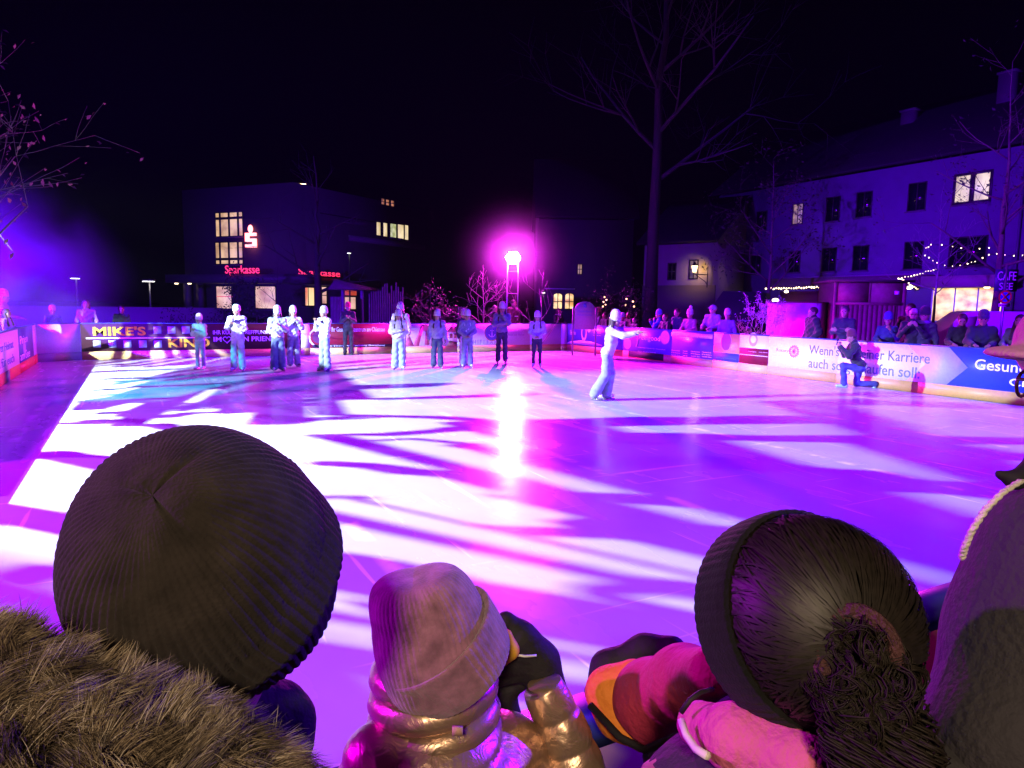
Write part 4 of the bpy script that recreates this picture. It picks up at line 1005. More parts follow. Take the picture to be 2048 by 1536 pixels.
# ------------------------------------------------------------------ trees and shrubs
def bark(c): return mat(c, .85, noise=.35, scale=14, bump=.5, bscale=30)
def rnd_perp(d):
    a = d.orthogonal().normalized(); b_ = d.cross(a); t = random.uniform(0, 2*math.pi)
    return a*math.cos(t) + b_*math.sin(t)
def limb(mb, p, d, ln, r, lvl, maxl, tips, kids=3, spread=.75, upb=.25, wob=.16, seg=5, rmin=.006, sides=6):
    pts = [p.copy()]; rad = [r]; step = ln/seg
    for i in range(seg):
        d = (d + rnd_perp(d)*random.uniform(0, wob) + Vector((0, 0, upb*.12))).normalized()
        p = p + d*step; pts.append(p.copy()); rad.append(max(rmin*.6, r*(1 - .72*(i + 1)/seg)))
    mb.tube([tuple(q) for q in pts], rad, sides if lvl < 2 else 4)
    if lvl >= maxl: tips.append((pts[-1], d)); tips.append((pts[-2], d)); return
    for k in range(kids + (1 if lvl == 0 else 0)):
        i = random.randint(1 if lvl else 2, seg); q = pts[i]
        nd = (d*(1 - spread*.5) + rnd_perp(d)*spread + Vector((0, 0, upb*.5))).normalized()
        limb(mb, q, nd, ln*random.uniform(.45, .7), max(rmin, rad[i]*.62), lvl + 1, maxl, tips, kids, spread, upb, wob, max(3, seg - 1), rmin, sides)
    tips.append((pts[-1], d))
def leaves_mb(tips, n_per, size, spread):
    mb = MB(); V = []; Fc = []
    for p, d in tips:
        for _ in range(n_per):
            c = p + Vector((random.gauss(0, spread), random.gauss(0, spread), random.gauss(0, spread) - spread*.4))
            a = Vector((random.gauss(0, 1), random.gauss(0, 1), random.gauss(0, 1))).normalized(); b_ = a.orthogonal().normalized(); s_ = size*random.uniform(.6, 1.3); k = len(V)
            cc = a.cross(b_)*s_*.25
            V += [tuple(c - a*s_), tuple(c + b_*s_*.5 + cc), tuple(c + a*s_), tuple(c - b_*s_*.5 + cc)]; Fc.append((k, k + 1, k + 2, k + 3))
    mb.add(V, Fc); return mb
def tree(label, base, h, r, seed, name='tree', col=(.10, .075, .06), maxl=3, kids=3, spread=.75, upb=.3, first=.35, leaf=None, leaf_n=2, leaf_s=.06, leaf_sp=.12, lean=(0, 0), n_limbs=7, limb_len=.42, wob=.16, cat='tree'):
    random.seed(seed)
    root = thing(name, label, cat, base)
    tr = MB(); pts = []; rad = []; n = 9
    for i in range(n + 1):
        t = i/n; pts.append(Vector((lean[0]*t + random.uniform(-1, 1)*r*.5*t, lean[1]*t + random.uniform(-1, 1)*r*.5*t, h*.82*t))); rad.append(r*(1.25 if i == 0 else 1)*(1 - .8*t))
    tr.tube([tuple(p) for p in pts], rad, 10); tr.build('trunk', bark(col), root, True)
    cr = MB(); tips = []
    for k in range(n_limbs):
        t = first + (1 - first)*(k + random.random()*.6)/n_limbs; i = min(n - 1, int(t*n)); p = pts[i].lerp(pts[i + 1], t*n - i)
        a = k*2.4 + random.uniform(-.4, .4); d = Vector((math.cos(a), math.sin(a), random.uniform(.35, .95))).normalized()
        limb(cr, p, d, h*limb_len*(1.1 - .55*t), r*(1 - .8*t)*.5 + .004, 1, maxl, tips, kids, spread, upb, wob)
    limb(cr, pts[-1], Vector((0, 0, 1)), h*.25, rad[-1], 1, maxl, tips, kids, spread, upb, wob)
    co = cr.build('crown', bark(col), root, True)
    if leaf: leaves_mb(tips, leaf_n, leaf_s, leaf_sp).build('leaves', mat(leaf, .7, noise=.4, scale=3), co)
    return root
def on(px, d, z=-.03):
    p = depth(px, 620, d); return (p.x, p.y, z)
rs_ = random.Random(77)
STREAKS = []  # short random shadow streaks, thrown by an added tree shape
for _ in range(30):
    x_, y_ = rs_.uniform(150, 640), rs_.uniform(722, 850); l_ = rs_.uniform(40, 170)*(.5 + (y_ - 722)/160); STREAKS.append((x_, y_, rs_.uniform(3, 7)*(.5 + (y_ - 722)/120), x_ + l_, y_ - l_*rs_.uniform(.0, .13), rs_.uniform(2, 5)))
tree('young tree with leftover leaves leaning over the left side of the rink', (-4.1, 19.5, -.03), 7.2, .10, 3, leaf=(.10, .05, .03), leaf_n=1, leaf_s=.07, leaf_sp=.1, first=.25, n_limbs=15, limb_len=.46, maxl=3, kids=4)
tree('tall bare tree whose trunk rises far above the house with the lantern', on(1299, 31), 21, .33, 11, col=(.011, .009, .011), first=.42, n_limbs=11, limb_len=.34, maxl=4, kids=4, lean=(.5, .3), spread=.7)
tree('leafy dark tree at the left end of the violet house', on(1535, 34), 8.4, .13, 5, leaf=(.05, .04, .03), leaf_n=5, leaf_s=.09, leaf_sp=.22, first=.35, n_limbs=9)
tree('tree with sparse leaves and a thick dark trunk in front of the shop window', on(1990, 25), 9.8, .16, 8, leaf=(.04, .03, .03), leaf_n=2, leaf_s=.08, leaf_sp=.16, first=.30, n_limbs=11, limb_len=.36)
tree('slender pruned tree with a smooth pale trunk wound with white bulbs', on(1868, 27.5), 5.4, .075, 21, col=(.26, .22, .24), first=.55, n_limbs=9, limb_len=.36, maxl=3, spread=.6)
tree('dark tree standing in front of the bank wing', on(637, 36), 8.5, .26, 14, col=(.02, .016, .015), first=.3, n_limbs=8)
tree('small bare tree in front of the left bank window', on(556, 34), 3.6, .06, 15, col=(.03, .02, .025), first=.12, n_limbs=8, maxl=3)
tree('small bushy tree in front of the bank entrance', on(480, 36), 3.0, .07, 16, col=(.02, .018, .02), first=.1, n_limbs=9, leaf=(.02, .018, .03), leaf_n=4, leaf_s=.07, leaf_sp=.14)
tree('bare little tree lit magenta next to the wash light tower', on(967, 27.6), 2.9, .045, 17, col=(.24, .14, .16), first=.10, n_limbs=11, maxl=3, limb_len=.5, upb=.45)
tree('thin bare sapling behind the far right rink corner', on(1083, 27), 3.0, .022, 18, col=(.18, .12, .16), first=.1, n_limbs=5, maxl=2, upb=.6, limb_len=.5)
tree('brown shrub with last leaves behind the wooden lantern picture', on(862, 27.5), 2.2, .03, 19, name='shrub', cat='shrub', col=(.12, .07, .07), first=.04, n_limbs=11, maxl=3, limb_len=.6, leaf=(.14, .07, .06), leaf_n=1, leaf_s=.05, leaf_sp=.1)
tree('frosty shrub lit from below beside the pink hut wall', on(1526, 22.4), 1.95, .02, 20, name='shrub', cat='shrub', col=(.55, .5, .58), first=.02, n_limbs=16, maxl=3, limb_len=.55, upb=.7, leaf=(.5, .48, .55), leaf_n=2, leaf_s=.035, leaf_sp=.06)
tree('dark conifer shaped shrub with tiny lights by the far right corner', on(1262, 27), 2.6, .05, 23, name='shrub', cat='shrub', col=(.02, .02, .02), first=.05, n_limbs=12, maxl=2, leaf=(.012, .016, .012), leaf_n=8, leaf_s=.05, leaf_sp=.12)
tree('dark bush with orange lights behind the arched sign', on(1212, 28), 2.9, .05, 24, name='shrub', cat='shrub', col=(.02, .02, .02), first=.05, n_limbs=12, maxl=2, leaf=(.012, .016, .012), leaf_n=8, leaf_s=.05, leaf_sp=.12)
for px, d_, ps in ((1262, 26.6, ((1253, 598), (1266, 603), (1251, 610), (1268, 613))), (1212, 27.6, ((1209, 594), (1213, 600), (1207, 604), (1211, 609), (1206, 613)))):
    for (x, y) in ps:
        p = depth(x, y, d_); q = MB(); q.merge(ell_mb((0, 0, 0), (.035,)*3, 6)); o = q.build('fairy_light', glow((1, .55, .2), 3.5), None, True, loc=p)
        tag(o, 'tiny orange fairy light hanging in a dark bush', 'fairy light', 'fairy lights in the dark bushes')
# tree shapes added outside the view; limbs traced back from the wanted shadow bands
def shadow_caster(label, trunk_xy, h, bands, seed, t=.22):
    random.seed(seed)
    root = thing('tree', label, 'tree', (trunk_xy[0], trunk_xy[1], -.03))
    T0 = Vector((trunk_xy[0], trunk_xy[1], -.03)); zs = []
    cr = MB()
    for (xa, ya, wa, xb, yb, wb) in bands:
        pts, rad = [], []
        for k in range(5):
            f = k/4; x, y, w_ = xa + (xb - xa)*f, ya + (yb - ya)*f, wa + (wb - wa)*f
            G = ground(x, y); G1 = ground(x, y - w_/2); G2 = ground(x, y + w_/2)
            dirr = Vector((G.x - WHITE_MAST.x, G.y - WHITE_MAST.y, 0)).normalized(); side_ = Vector((-dirr.y, dirr.x, 0))
            r_ = abs((G1 - G2).dot(side_))/2*t
            pts.append(WHITE_MAST.lerp(G, t) - T0); rad.append(max(.006, r_*.74*random.uniform(.75, 1.15)))
        j = Vector((0, 0, min(h*.9, pts[0].z*.5 + pts[-1].z*.5 + .4)))
        near = pts if (pts[0] - j).length < (pts[-1] - j).length else pts[::-1]
        rr_ = rad if near is pts else rad[::-1]
        cr.tube([tuple(j)] + [tuple(p + Vector((random.gauss(0, .02), random.gauss(0, .02), random.gauss(0, .015)))) for p in near], [.004] + rr_, 7); zs.append(j.z)
    MB().tube([(0, 0, 0), (.02, .01, h*.5), (0, .02, h)], [.09, .075, .03], 9).build('trunk', bark((.09, .07, .06)), root, True)
    cr.build('crown', bark((.09, .07, .06)), root, True)
    return root
shadow_caster('added tree shape outside the view on the left, casting shadow bands, nearer to the bank', (-5.2, 16.6), 5.2, [
    (150, 822, 10, 280, 792, 16), (420, 812, 8, 640, 800, 10), (690, 830, 6, 1000, 843, 8), (330, 775, 5, 640, 762, 8), (200, 760, 4, 520, 748, 5), (230, 790, 5, 420, 779, 6), (560, 778, 9, 860, 770, 12), (700, 800, 6, 990, 790, 8),
    (170, 745, 4, 420, 736, 4), (260, 850, 10, 420, 858, 8), (250, 805, 5, 600, 812, 5)] + STREAKS, 31)
shadow_caster('added tree shape outside the view on the left, casting shadow bands, nearer to the viewers', (-5.3, 12.0), 5.0, [
    (690, 868, 12, 990, 852, 5), (770, 877, 5, 990, 897, 9), (670, 928, 16, 900, 953, 26), (1050, 846, 22, 1560, 838, 22), (1060, 902, 22, 1420, 936, 40), (1420, 936, 40, 2020, 992, 36),
    (880, 1040, 8, 1380, 1075, 60), (1380, 1080, 60, 1800, 1075, 40), (660, 1125, 50, 960, 1150, 40), (100, 905, 26, 210, 935, 26), (0, 1035, 22, 130, 1025, 22), (1340, 868, 18, 2040, 884, 24), (600, 1370, 90, 760, 1420, 60), (0, 1150, 60, 140, 1130, 40), (1000, 985, 10, 1500, 1010, 26), (1200, 1170, 16, 1420, 1190, 40), (1450, 1000, 14, 1900, 1050, 36), (1560, 800, 8, 2040, 812, 14), (600, 985, 10, 800, 1005, 5), (700, 1210, 20, 1000, 1240, 50), (1690, 880, 10, 2040, 915, 20)], 32)
# ------------------------------------------------------------------ stalls, signs, van, lamps, fences
m_wood = mat((.20, .12, .08), .75, noise=.35, scale=6, bump=.3, bscale=20); m_wood_d = mat((.05, .035, .03), .8, noise=.3, scale=6)
# wooden stall
a = depth(1664, 690, 22.6); b_ = depth(1800, 690, 22.2); dd = (b_ - a); dd.z = 0; Ls = dd.length; zt = depth(1730, 562, 22.4).z
st = thing('market_stall', 'tall closed wooden market stall with plank front beside the cafe', 'stall', (a.x, a.y, -.03), math.atan2(dd.y, dd.x))
for k in range(14):
    MB().span((Ls*k/14 + .003, 0, 0), (Ls*(k + 1)/14 - .003, .03 + .004*(k % 3), zt*.74)).build('plank', m_wood, st)
MB().span((0, -.005, zt*.74), (Ls*.49, .03, zt)).build('shutter', m_wood, st); MB().span((Ls*.51, -.005, zt*.74), (Ls, .03, zt)).build('shutter', m_wood, st)
for x0, x1, z0, z1 in ((-.06, .05, 0, zt), (Ls - .05, Ls + .06, 0, zt), (0, Ls, zt*.735, zt*.765), (Ls*.49, Ls*.51, zt*.76, zt), (.2, .26, 0, zt*.73), (Ls - .3, Ls - .24, 0, zt*.73)): MB().span((x0, -.035, z0), (x1, -.006, z1)).build('batten', m_wood, st)
MB().span((0, .04, 0), (Ls, 2.4, zt - .02)).build('side_wall', m_wood_d, st); MB().span((-.2, -.3, zt), (Ls + .2, 2.6, zt + .06)).build('roof', m_wood_d, st)
MB().span((Ls - .28, -.02, zt*.86), (Ls - .14, -.006, zt*.90)).build('enamel_plate', m_wht_txt, st)
# pink lit hut wall
a = depth(1531, 675, 23.6); b_ = depth(1628, 675, 22.6); dd = b_ - a; dd.z = 0; zt = depth(1580, 604, 23).z
hw = thing('hut', 'low hut with a pale rough side wall bathed in pink light', 'hut', (a.x, a.y, -.03), math.atan2(dd.y, dd.x))
MB().span((0, 0, 0), (dd.length, 1.6, zt)).build('wall', mat((.62, .5, .6), .9, scale=4, noise=.3, bump=.5, bscale=12), hw); MB().span((-.05, -.06, zt), (dd.length + .05, 1.7, zt + .05)).build('roof', m_wood_d, hw)
hc = (a + b_)/2
q = MB(); q.lathe([(.001, -.1), (.07, -.1), (.08, .05), (.001, .05)], 12); o = q.build('uplight', mat((.02, .02, .02)), None, loc=(b_.x - .9, b_.y + .1, .12)); tag(o, 'small floor spotlight throwing pink light on the hut wall', 'spotlight')
lamp('uplight_lamp', 'SPOT', (b_.x - .85, b_.y - .25, .3), 420, (1, .0, .85), (a.x*.45 + b_.x*.55, a.y*.45 + b_.y*.55, 1.0), .05, 130, .8, spec=0.0)
fs = depth(1526, 660, 22.0)
lamp('shrub_uplight', 'SPOT', (fs.x - .25, fs.y - .25, .1), 30, (.6, .35, 1), (fs.x, fs.y, 1.4), .05, 110, .8, spec=0.0)
# dark pavilion
a = depth(1418, 640, 31); b_ = depth(1522, 640, 30); dd = b_ - a; dd.z = 0
pv = thing('pavilion', 'dark closed tent pavilion behind the checked jacket', 'tent', (a.x, a.y, -.03), math.atan2(dd.y, dd.x)); Lp = dd.length
MB().prism([(0, 0), (Lp, 0), (Lp, 2.55), (Lp*.25, 2.6), (.1, 1.9)], 0, 2.5).build('canvas', mat((.012, .012, .018), .7), pv)
MB().span((Lp*.55, -.01, 1.3), (Lp*.8, -.002, 1.36)).build('edge_strip', mat((.2, .2, .25)), pv)
# arched sign board
p = depth(1169, 650, 25.4); q_ = depth(1192, 640, 25.3)
sg = thing('arched_sign', 'white board with an arched top on two posts behind the man with glasses', 'sign', (p.x, p.y, -.03), -YAW)
w2 = .37
MB().prism([(-w2, 1.0), (w2, 1.0), (w2, 1.72)] + [(w2*math.cos(t), 1.72 + .30*math.sin(t)) for t in np.linspace(.05, math.pi - .05, 14)] + [(-w2, 1.72)], -.02, .02).build('sign_face', mat((.32, .28, .36), .6), sg)
for sx in (-1, 1): MB().span((sx*(w2 + .05) - .03, -.03, 0), (sx*(w2 + .05) + .03, .03, 1.8)).build('post', mat((.16, .14, .18), .6), sg)
q = MB(); text_fit(q, 'Christkindlmarkt', -.27, .27, 1.62, 1.70, -.024); q.build('lettering', m_blue_txt, sg); q = MB(); text_fit(q, 'Prien am Chiemsee', -.27, .27, 1.50, 1.56, -.024); q.build('lettering', m_blue_txt, sg)
MB().prism([(-.06, 1.80), (.06, 1.80), (.06, 1.92), (0, 1.96), (-.06, 1.92)], -.024, -.02).build('crest', m_blue_txt, sg)
# white van seen from its side
p = depth(1950, 690, 24.5); vd = Vector((math.cos(-YAW - .25), math.sin(-YAW - .25), 0))
vn = thing('van', 'white panel van parked in front of the bright shop window', 'van', (p.x, p.y, -.03), math.atan2(vd.y, vd.x))
m_van = mat((.70, .70, .74), .25, noise=.03, spec=.5)
prof = [(-1.62, .35), (1.55, .35), (1.6, .8), (1.56, 1.55), (1.48, 1.82), (1.2, 1.90), (-.35, 1.90), (-.62, 1.84), (-1.0, 1.52), (-1.22, 1.27), (-1.62, 1.12), (-1.72, .8)]
bm_ = bmesh.new(); V1_ = [bm_.verts.new((x, -.85, z)) for x, z in prof]; f_ = bm_.faces.new(V1_); r_ = bmesh.ops.extrude_face_region(bm_, geom=[f_]); vs_ = [e for e in r_['geom'] if isinstance(e, bmesh.types.BMVert)]; bmesh.ops.translate(bm_, vec=(0, 1.7, 0), verts=vs_); bmesh.ops.recalc_face_normals(bm_, faces=bm_.faces)
bmesh.ops.bevel(bm_, geom=[e for e in bm_.edges], offset=.07, segments=3, affect='EDGES', profile=.6)
me = bpy.data.meshes.new('body'); bm_.to_mesh(me); bm_.free(); me.materials.append(m_van); o = bpy.data.objects.new('body', me); COL.objects.link(o); o.parent = vn
for pp in me.polygons: pp.use_smooth = True
MB().prism([(-1.02, 1.22), (-.38, 1.22), (-.30, 1.72), (-.55, 1.70), (-.86, 1.46)], -.862, -.852).build('side_window', mat((.30, .28, .22), .05), vn)
MB().prism([(-1.16, 1.19), (-.34, 1.16), (-.38, 1.215), (-1.02, 1.215)], -.866, -.853).build('window_trim', m_dkfr, vn)
MB().span((-.24, -.858, .5), (-.225, -.85, 1.8)).build('door_gap', m_dkfr, vn); MB().span((1.45, -.90, 1.1), (1.55, -.85, 1.35)).build('tail_lamp', mat((.4, .02, .02), .2), vn)
for x in (-1.05, 1.0):
    q = MB(); q.lathe([(.0005, -.1), (.2, -.1), (.31, -.08), (.33, 0), (.31, .1)], 22, (x, -.80, .33), axis='Y'); wh = q.build('wheel', mat((.02, .02, .02), .7), vn, True); q = MB(); q.lathe([(.0005, -.115), (.12, -.112), (.19, -.102)], 16, (x, -.80, .33), axis='Y'); q.build('hubcap', m_steel, wh, True)
# no stopping sign, parking plate, cafe sign
p = depth(2010, 594, 21.5)
ts = thing('traffic_sign', 'round no stopping sign with red rim and blue field on a grey pole', 'road sign', (p.x, p.y, -.03), -YAW)
MB().tube([(0, .03, 0), (0, .03, p.z + 1.0)], .03, 8).build('pole', m_steel, ts, True)
def disc_mb(r, z, y, n=32, r_in=0): 
    q = MB(); q.lathe([(max(r_in, .0005), y), (r, y)], n, (0, 0, z), axis='Y'); return q
q = disc_mb(.20, p.z + .03, -.002); q.build('sign_plate', mat((.05, .12, .6), .3), ts); disc_mb(.205, p.z + .03, -.006, r_in=.15).build('red_rim', mat((.7, .03, .05), .3), ts)
q = MB()
for s_ in (-1, 1): q.box((0, -.008, p.z + .03), (.33, .003, .05), Matrix.Rotation(s_*math.pi/4, 3, 'Y'))
q.build('red_cross', mat((.7, .03, .05), .3), ts); MB().span((-.17, -.004, p.z - .27), (.17, .004, p.z - .17)).build('sub_plate', m_white, ts); q = MB(); text_fit(q, 'Be- und Entladen', -.14, .14, p.z - .245, p.z - .2, -.006); q.build('lettering', m_dkfr, ts)
p = depth(2012, 562, 22.5)
cs = thing('shop_sign', 'dark hanging shop sign with white outlined letters above the no stopping sign', 'sign', (p.x, p.y, p.z), -YAW)
MB().span((-.36, -.02, -.33), (.36, .02, .37)).build('sign_board', mat((.03, .03, .08), .5), cs); q = MB(); text_fit(q, 'CAFE', -.3, .3, .02, .3, -.024); q.build('lettering', m_wht_txt, cs); q = MB(); text_fit(q, 'SEE', -.22, .22, -.28, -.06, -.024); q.build('lettering', m_wht_txt, cs)
MB().tube([(0, .04, .5), (0, .04, -p.z)], .025, 8).build('pole', m_steel, cs)
# timber screens and shelter before the bank
def slat_screen(label, pxa, pxb, d_, ytop, n, col, var=0):
    a = depth(pxa, 640, d_); b_ = depth(pxb, 640, d_); dd = b_ - a; dd.z = 0; zt = depth((pxa + pxb)/2, ytop, d_).z
    f = thing('timber_screen', label, 'fence', (a.x, a.y, -.03), math.atan2(dd.y, dd.x)); L_ = dd.length; random.seed(int(pxa))
    for k in range(n):
        h_ = zt + random.uniform(-1, 1)*var; MB().span((L_*k/n + .015, 0, 0), (L_*(k + .72)/n, .05, h_)).build('slat', mat(col, .8, noise=.4, scale=5), f)
    MB().span((0, .052, .6), (L_, .1, .7)).build('rail', m_wood_d, f); return f
slat_screen('tall weathered timber screen of upright boards between the bank and the mast', 737, 808, 28.5, 574, 16, (.10, .085, .085), .25)
slat_screen('low timber screen of thin slats behind the staff in black', 661, 682, 27.6, 592, 7, (.14, .11, .15))
slat_screen('short grey timber fence piece left of the magenta tree', 915, 935, 28, 612, 4, (.08, .07, .08))
a = depth(686, 640, 28.5); b_ = depth(724, 640, 28.5)
sh = thing('shelter', 'small timber shelter with two posts and a sloped roof before the bank entrance', 'shelter', (a.x, a.y, -.03), -YAW); Lh = (b_ - a).length
for x in (0, Lh): MB().span((x - .06, 0, 0), (x + .06, .12, 2.35)).build('post', mat((.10, .07, .12), .8), sh)
MB().prism([(-.5, 2.35), (Lh + .4, 2.35), (Lh + .4, 2.45), (-.2, 2.75)], -.4, 1.0).build('roof', m_wood_d, sh)
# lamps in the distance
def far_lamp(label, px, py, d_, w_, col, st, energy=0):
    p = depth(px, py, d_); t = thing('street_lamp', label, 'street lamp', (p.x, p.y, -.03), -YAW)
    MB().tube([(0, .1, 0), (0, .1, p.z + (1.6 if px == 295 else .1))], [.06, .04], 8).build('pole', m_dkfr, t, True)
    MB().span((-w_/2, -.1, p.z - .04), (w_/2, .15, p.z + .06)).build('lamp_head', m_dkfr, t); MB().span((-w_*.45, -.12, p.z - .06), (w_*.45, .1, p.z - .042)).build('lens', glow(col, st), t)
    if energy: lamp('street_lamp_light', 'POINT', (p.x, p.y - .1, p.z - .25), energy, col, None, .1)
    return t
far_lamp('white double headed lamp on a tall thin pole left of the bank', 297, 560, 38, .62, (1, .95, .9), 9, 20); far_lamp('small white lamp in the blue smoke at the left', 150, 554, 38, .42, (.9, .9, 1), 8); far_lamp('high warm street lamp above the bank roof', 602, 366, 60, .9, (1, .62, .3), 9)
far_lamp('small cold lamp on the terrace of the bank wing', 698, 504, 44, .2, (.9, 1, .9), 5); far_lamp('small lamp with a white globe by the arched house', 1087, 583, 40, .2, (1, .95, .85), 5)
# hedge and low wall in front of the bank
random.seed(9)
def hedge(label, pxa, pxb, d_, h_, col):
    a = depth(pxa, 640, d_); b_ = depth(pxb, 640, d_); root = thing('hedge', label, 'hedge', (a.x, a.y, -.03), math.atan2((b_ - a).y, (b_ - a).x)); L_ = (b_ - a).length
    tips = [(Vector((random.uniform(0, L_), random.gauss(0, .25), random.uniform(.1, h_)*(.8 + .2*math.sin(k*.7)))), None) for k in range(int(L_*90))]
    leaves_mb(tips, 4, .06, .08).build('foliage', mat(col, .7, noise=.4), root); q = MB()
    for x in np.arange(.2, L_, .6): q.tube([(x, 0, 0), (x + .05, 0, h_*.8)], .02, 5)
    q.build('stems', m_wood_d, root); return root
hedge('dark clipped hedge behind the brown cinema board', 330, 610, 29, 1.5, (.03, .04, .03)); hedge('dark hedge behind the wine red board', 700, 960, 30.5, 1.25, (.03, .035, .03)); hedge('dark hedge at the foot of the lantern house', 1180, 1420, 33, 1.3, (.02, .025, .02))
MB().span((-14, 40, -.02), (4, 40.3, 1.4)).build('garden_wall', mat((.20, .19, .2), .8), None); tag(bpy.data.objects['garden_wall'], 'low grey garden wall in the dark left of the bank', 'wall')
# ------------------------------------------------------------------ the viewers in front, seen from behind
def fp(px, py, d): return depth(px, py, d)
def rr(p, rpx): return rpx*(p - CAM0).dot(fw)/F_PX
def C_(a, b_, k=None):
    """round cone between (px, py, depth, radius in photo pixels) points"""
    pa, pb = fp(*a[:3]), fp(*b_[:3]); q = ('c', tuple(pa), tuple(pb), rr(pa, a[3]), rr(pb, b_[3]))
    return q if k is None else q + (k,)
def blob(o_prims, res, k, name, m, root, smooth=True, wob=0.0):
    V, Fc = sdf_mesh(o_prims, res, k)
    V = V - np.array(root.location)
    q = MB(); q.add(V, Fc); return q.build(name, m, root, smooth)
def normals(V, Fc):
    n = np.cross(V[Fc[:, 2]] - V[Fc[:, 0]], V[Fc[:, 3]] - V[Fc[:, 1]]); N_ = np.zeros_like(V)
    for k in range(4): np.add.at(N_, Fc[:, k], n)
    return N_/(np.linalg.norm(N_, axis=1)[:, None] + 1e-9)
def body_under(root, head_c, head_r, gx, gy, sh_z, sw=.19, fwd=None, extra=()):
    """continuous body: head, neck, trunk and legs down to the ground, in world space"""
    f = fwd or Vector((math.sin(YAW), math.cos(YAW), 0)); r_ = Vector((f.y, -f.x, 0)); c = Vector((gx, gy, 0))
    def W(x, y, z): return tuple(c + r_*x + f*y + Vector((0, 0, z)))
    hz = sh_z*.62
    P = [('e', tuple(head_c), (head_r*.86, head_r*.92, head_r*1.1)), ('c', tuple(head_c - Vector((0, 0, head_r*.6))), W(0, 0, sh_z + .03), .05, .055), ('c', W(-sw*.8, 0, sh_z - .04), W(sw*.8, 0, sh_z - .04), .06, .06),
         ('c', W(0, 0, sh_z - .12), W(0, 0, hz), .125, .115)] + list(extra)
    for s_ in (-1, 1): P += [('c', W(s_*.085, 0, hz - .02), W(s_*.095, .01, hz*.52), .075, .052), ('c', W(s_*.095, .01, hz*.52), W(s_*.1, -.01, .06), .05, .038), ('c', W(s_*.1, -.03, .03), W(s_*.11, .14, .025), .035, .028)]
    V, Fc = sdf_mesh(P, .018, .03); MB().add(V - np.array(root.location), Fc).build('body', [SKIN[0]], root, True)
    Q = []
    for s_ in (-1, 1): Q += [('c', W(s_*.08, 0, hz), W(s_*.095, .01, hz*.5), .10, .075), ('c', W(s_*.095, .01, hz*.5), W(s_*.1, -.01, .08), .075, .065)]
    V, Fc = sdf_mesh(Q, .02, .03); MB().add(V - np.array(root.location), Fc).build('trousers', mat((.02, .02, .03), .85), root, True)
    for s_ in (-1, 1):
        V, Fc = sdf_mesh([('c', W(s_*.1, -.05, .045), W(s_*.11, .15, .04), .05, .042), ('c', W(s_*.1, -.03, .05), W(s_*.1, -.02, .16), .05, .055)], .016, .03); V[:, 2] = np.maximum(V[:, 2], -.02)
        MB().add(V - np.array(root.location), Fc).build('boot', mat((.03, .025, .02), .6), root, True)
    return W
def view_frame(p):
    t = (CAM0 - p).normalized(); x = rt - t*rt.dot(t); x.normalize(); return x, t.cross(x), t
def knit_mat(c, ribs_scale=1.0, rough=.95):
    m, N, L, b = nmat('knit'); tc = N.new('ShaderNodeTexCoord'); b.inputs['Roughness'].default_value = rough; b.inputs['Specular IOR Level'].default_value = .15
    b.inputs['Sheen Weight'].default_value = .25 if sum(c) > .3 else .04; b.inputs['Sheen Roughness'].default_value = .6
    n1 = N.new('ShaderNodeTexNoise'); n1.inputs['Scale'].default_value = 45; n1.inputs['Detail'].default_value = 6; L.new(tc.outputs['Object'], n1.inputs['Vector'])
    cr = N.new('ShaderNodeValToRGB'); e = cr.color_ramp.elements; e[0].position = .3; e[0].color = (*[v*.62 for v in c], 1); e[1].position = .72; e[1].color = (*[min(1, v*1.35) for v in c], 1)
    L.new(n1.outputs['Fac'], cr.inputs[0]); L.new(cr.outputs[0], b.inputs['Base Color'])
    n2 = N.new('ShaderNodeTexNoise'); n2.inputs['Scale'].default_value = 420; n2.inputs['Detail'].default_value = 4; L.new(tc.outputs['Object'], n2.inputs['Vector'])
    n3 = N.new('ShaderNodeTexVoronoi'); n3.inputs['Scale'].default_value = 330; L.new(tc.outputs['Object'], n3.inputs['Vector'])
    ad = N.new('ShaderNodeMath'); ad.operation = 'ADD'; L.new(n2.outputs['Fac'], ad.inputs[0]); L.new(n3.outputs['Distance'], ad.inputs[1])
    bp = N.new('ShaderNodeBump'); bp.inputs['Strength'].default_value = .4; bp.inputs['Distance'].default_value = .0014; L.new(ad.outputs[0], bp.inputs['Height']); L.new(bp.outputs[0], b.inputs['Normal'])
    return m
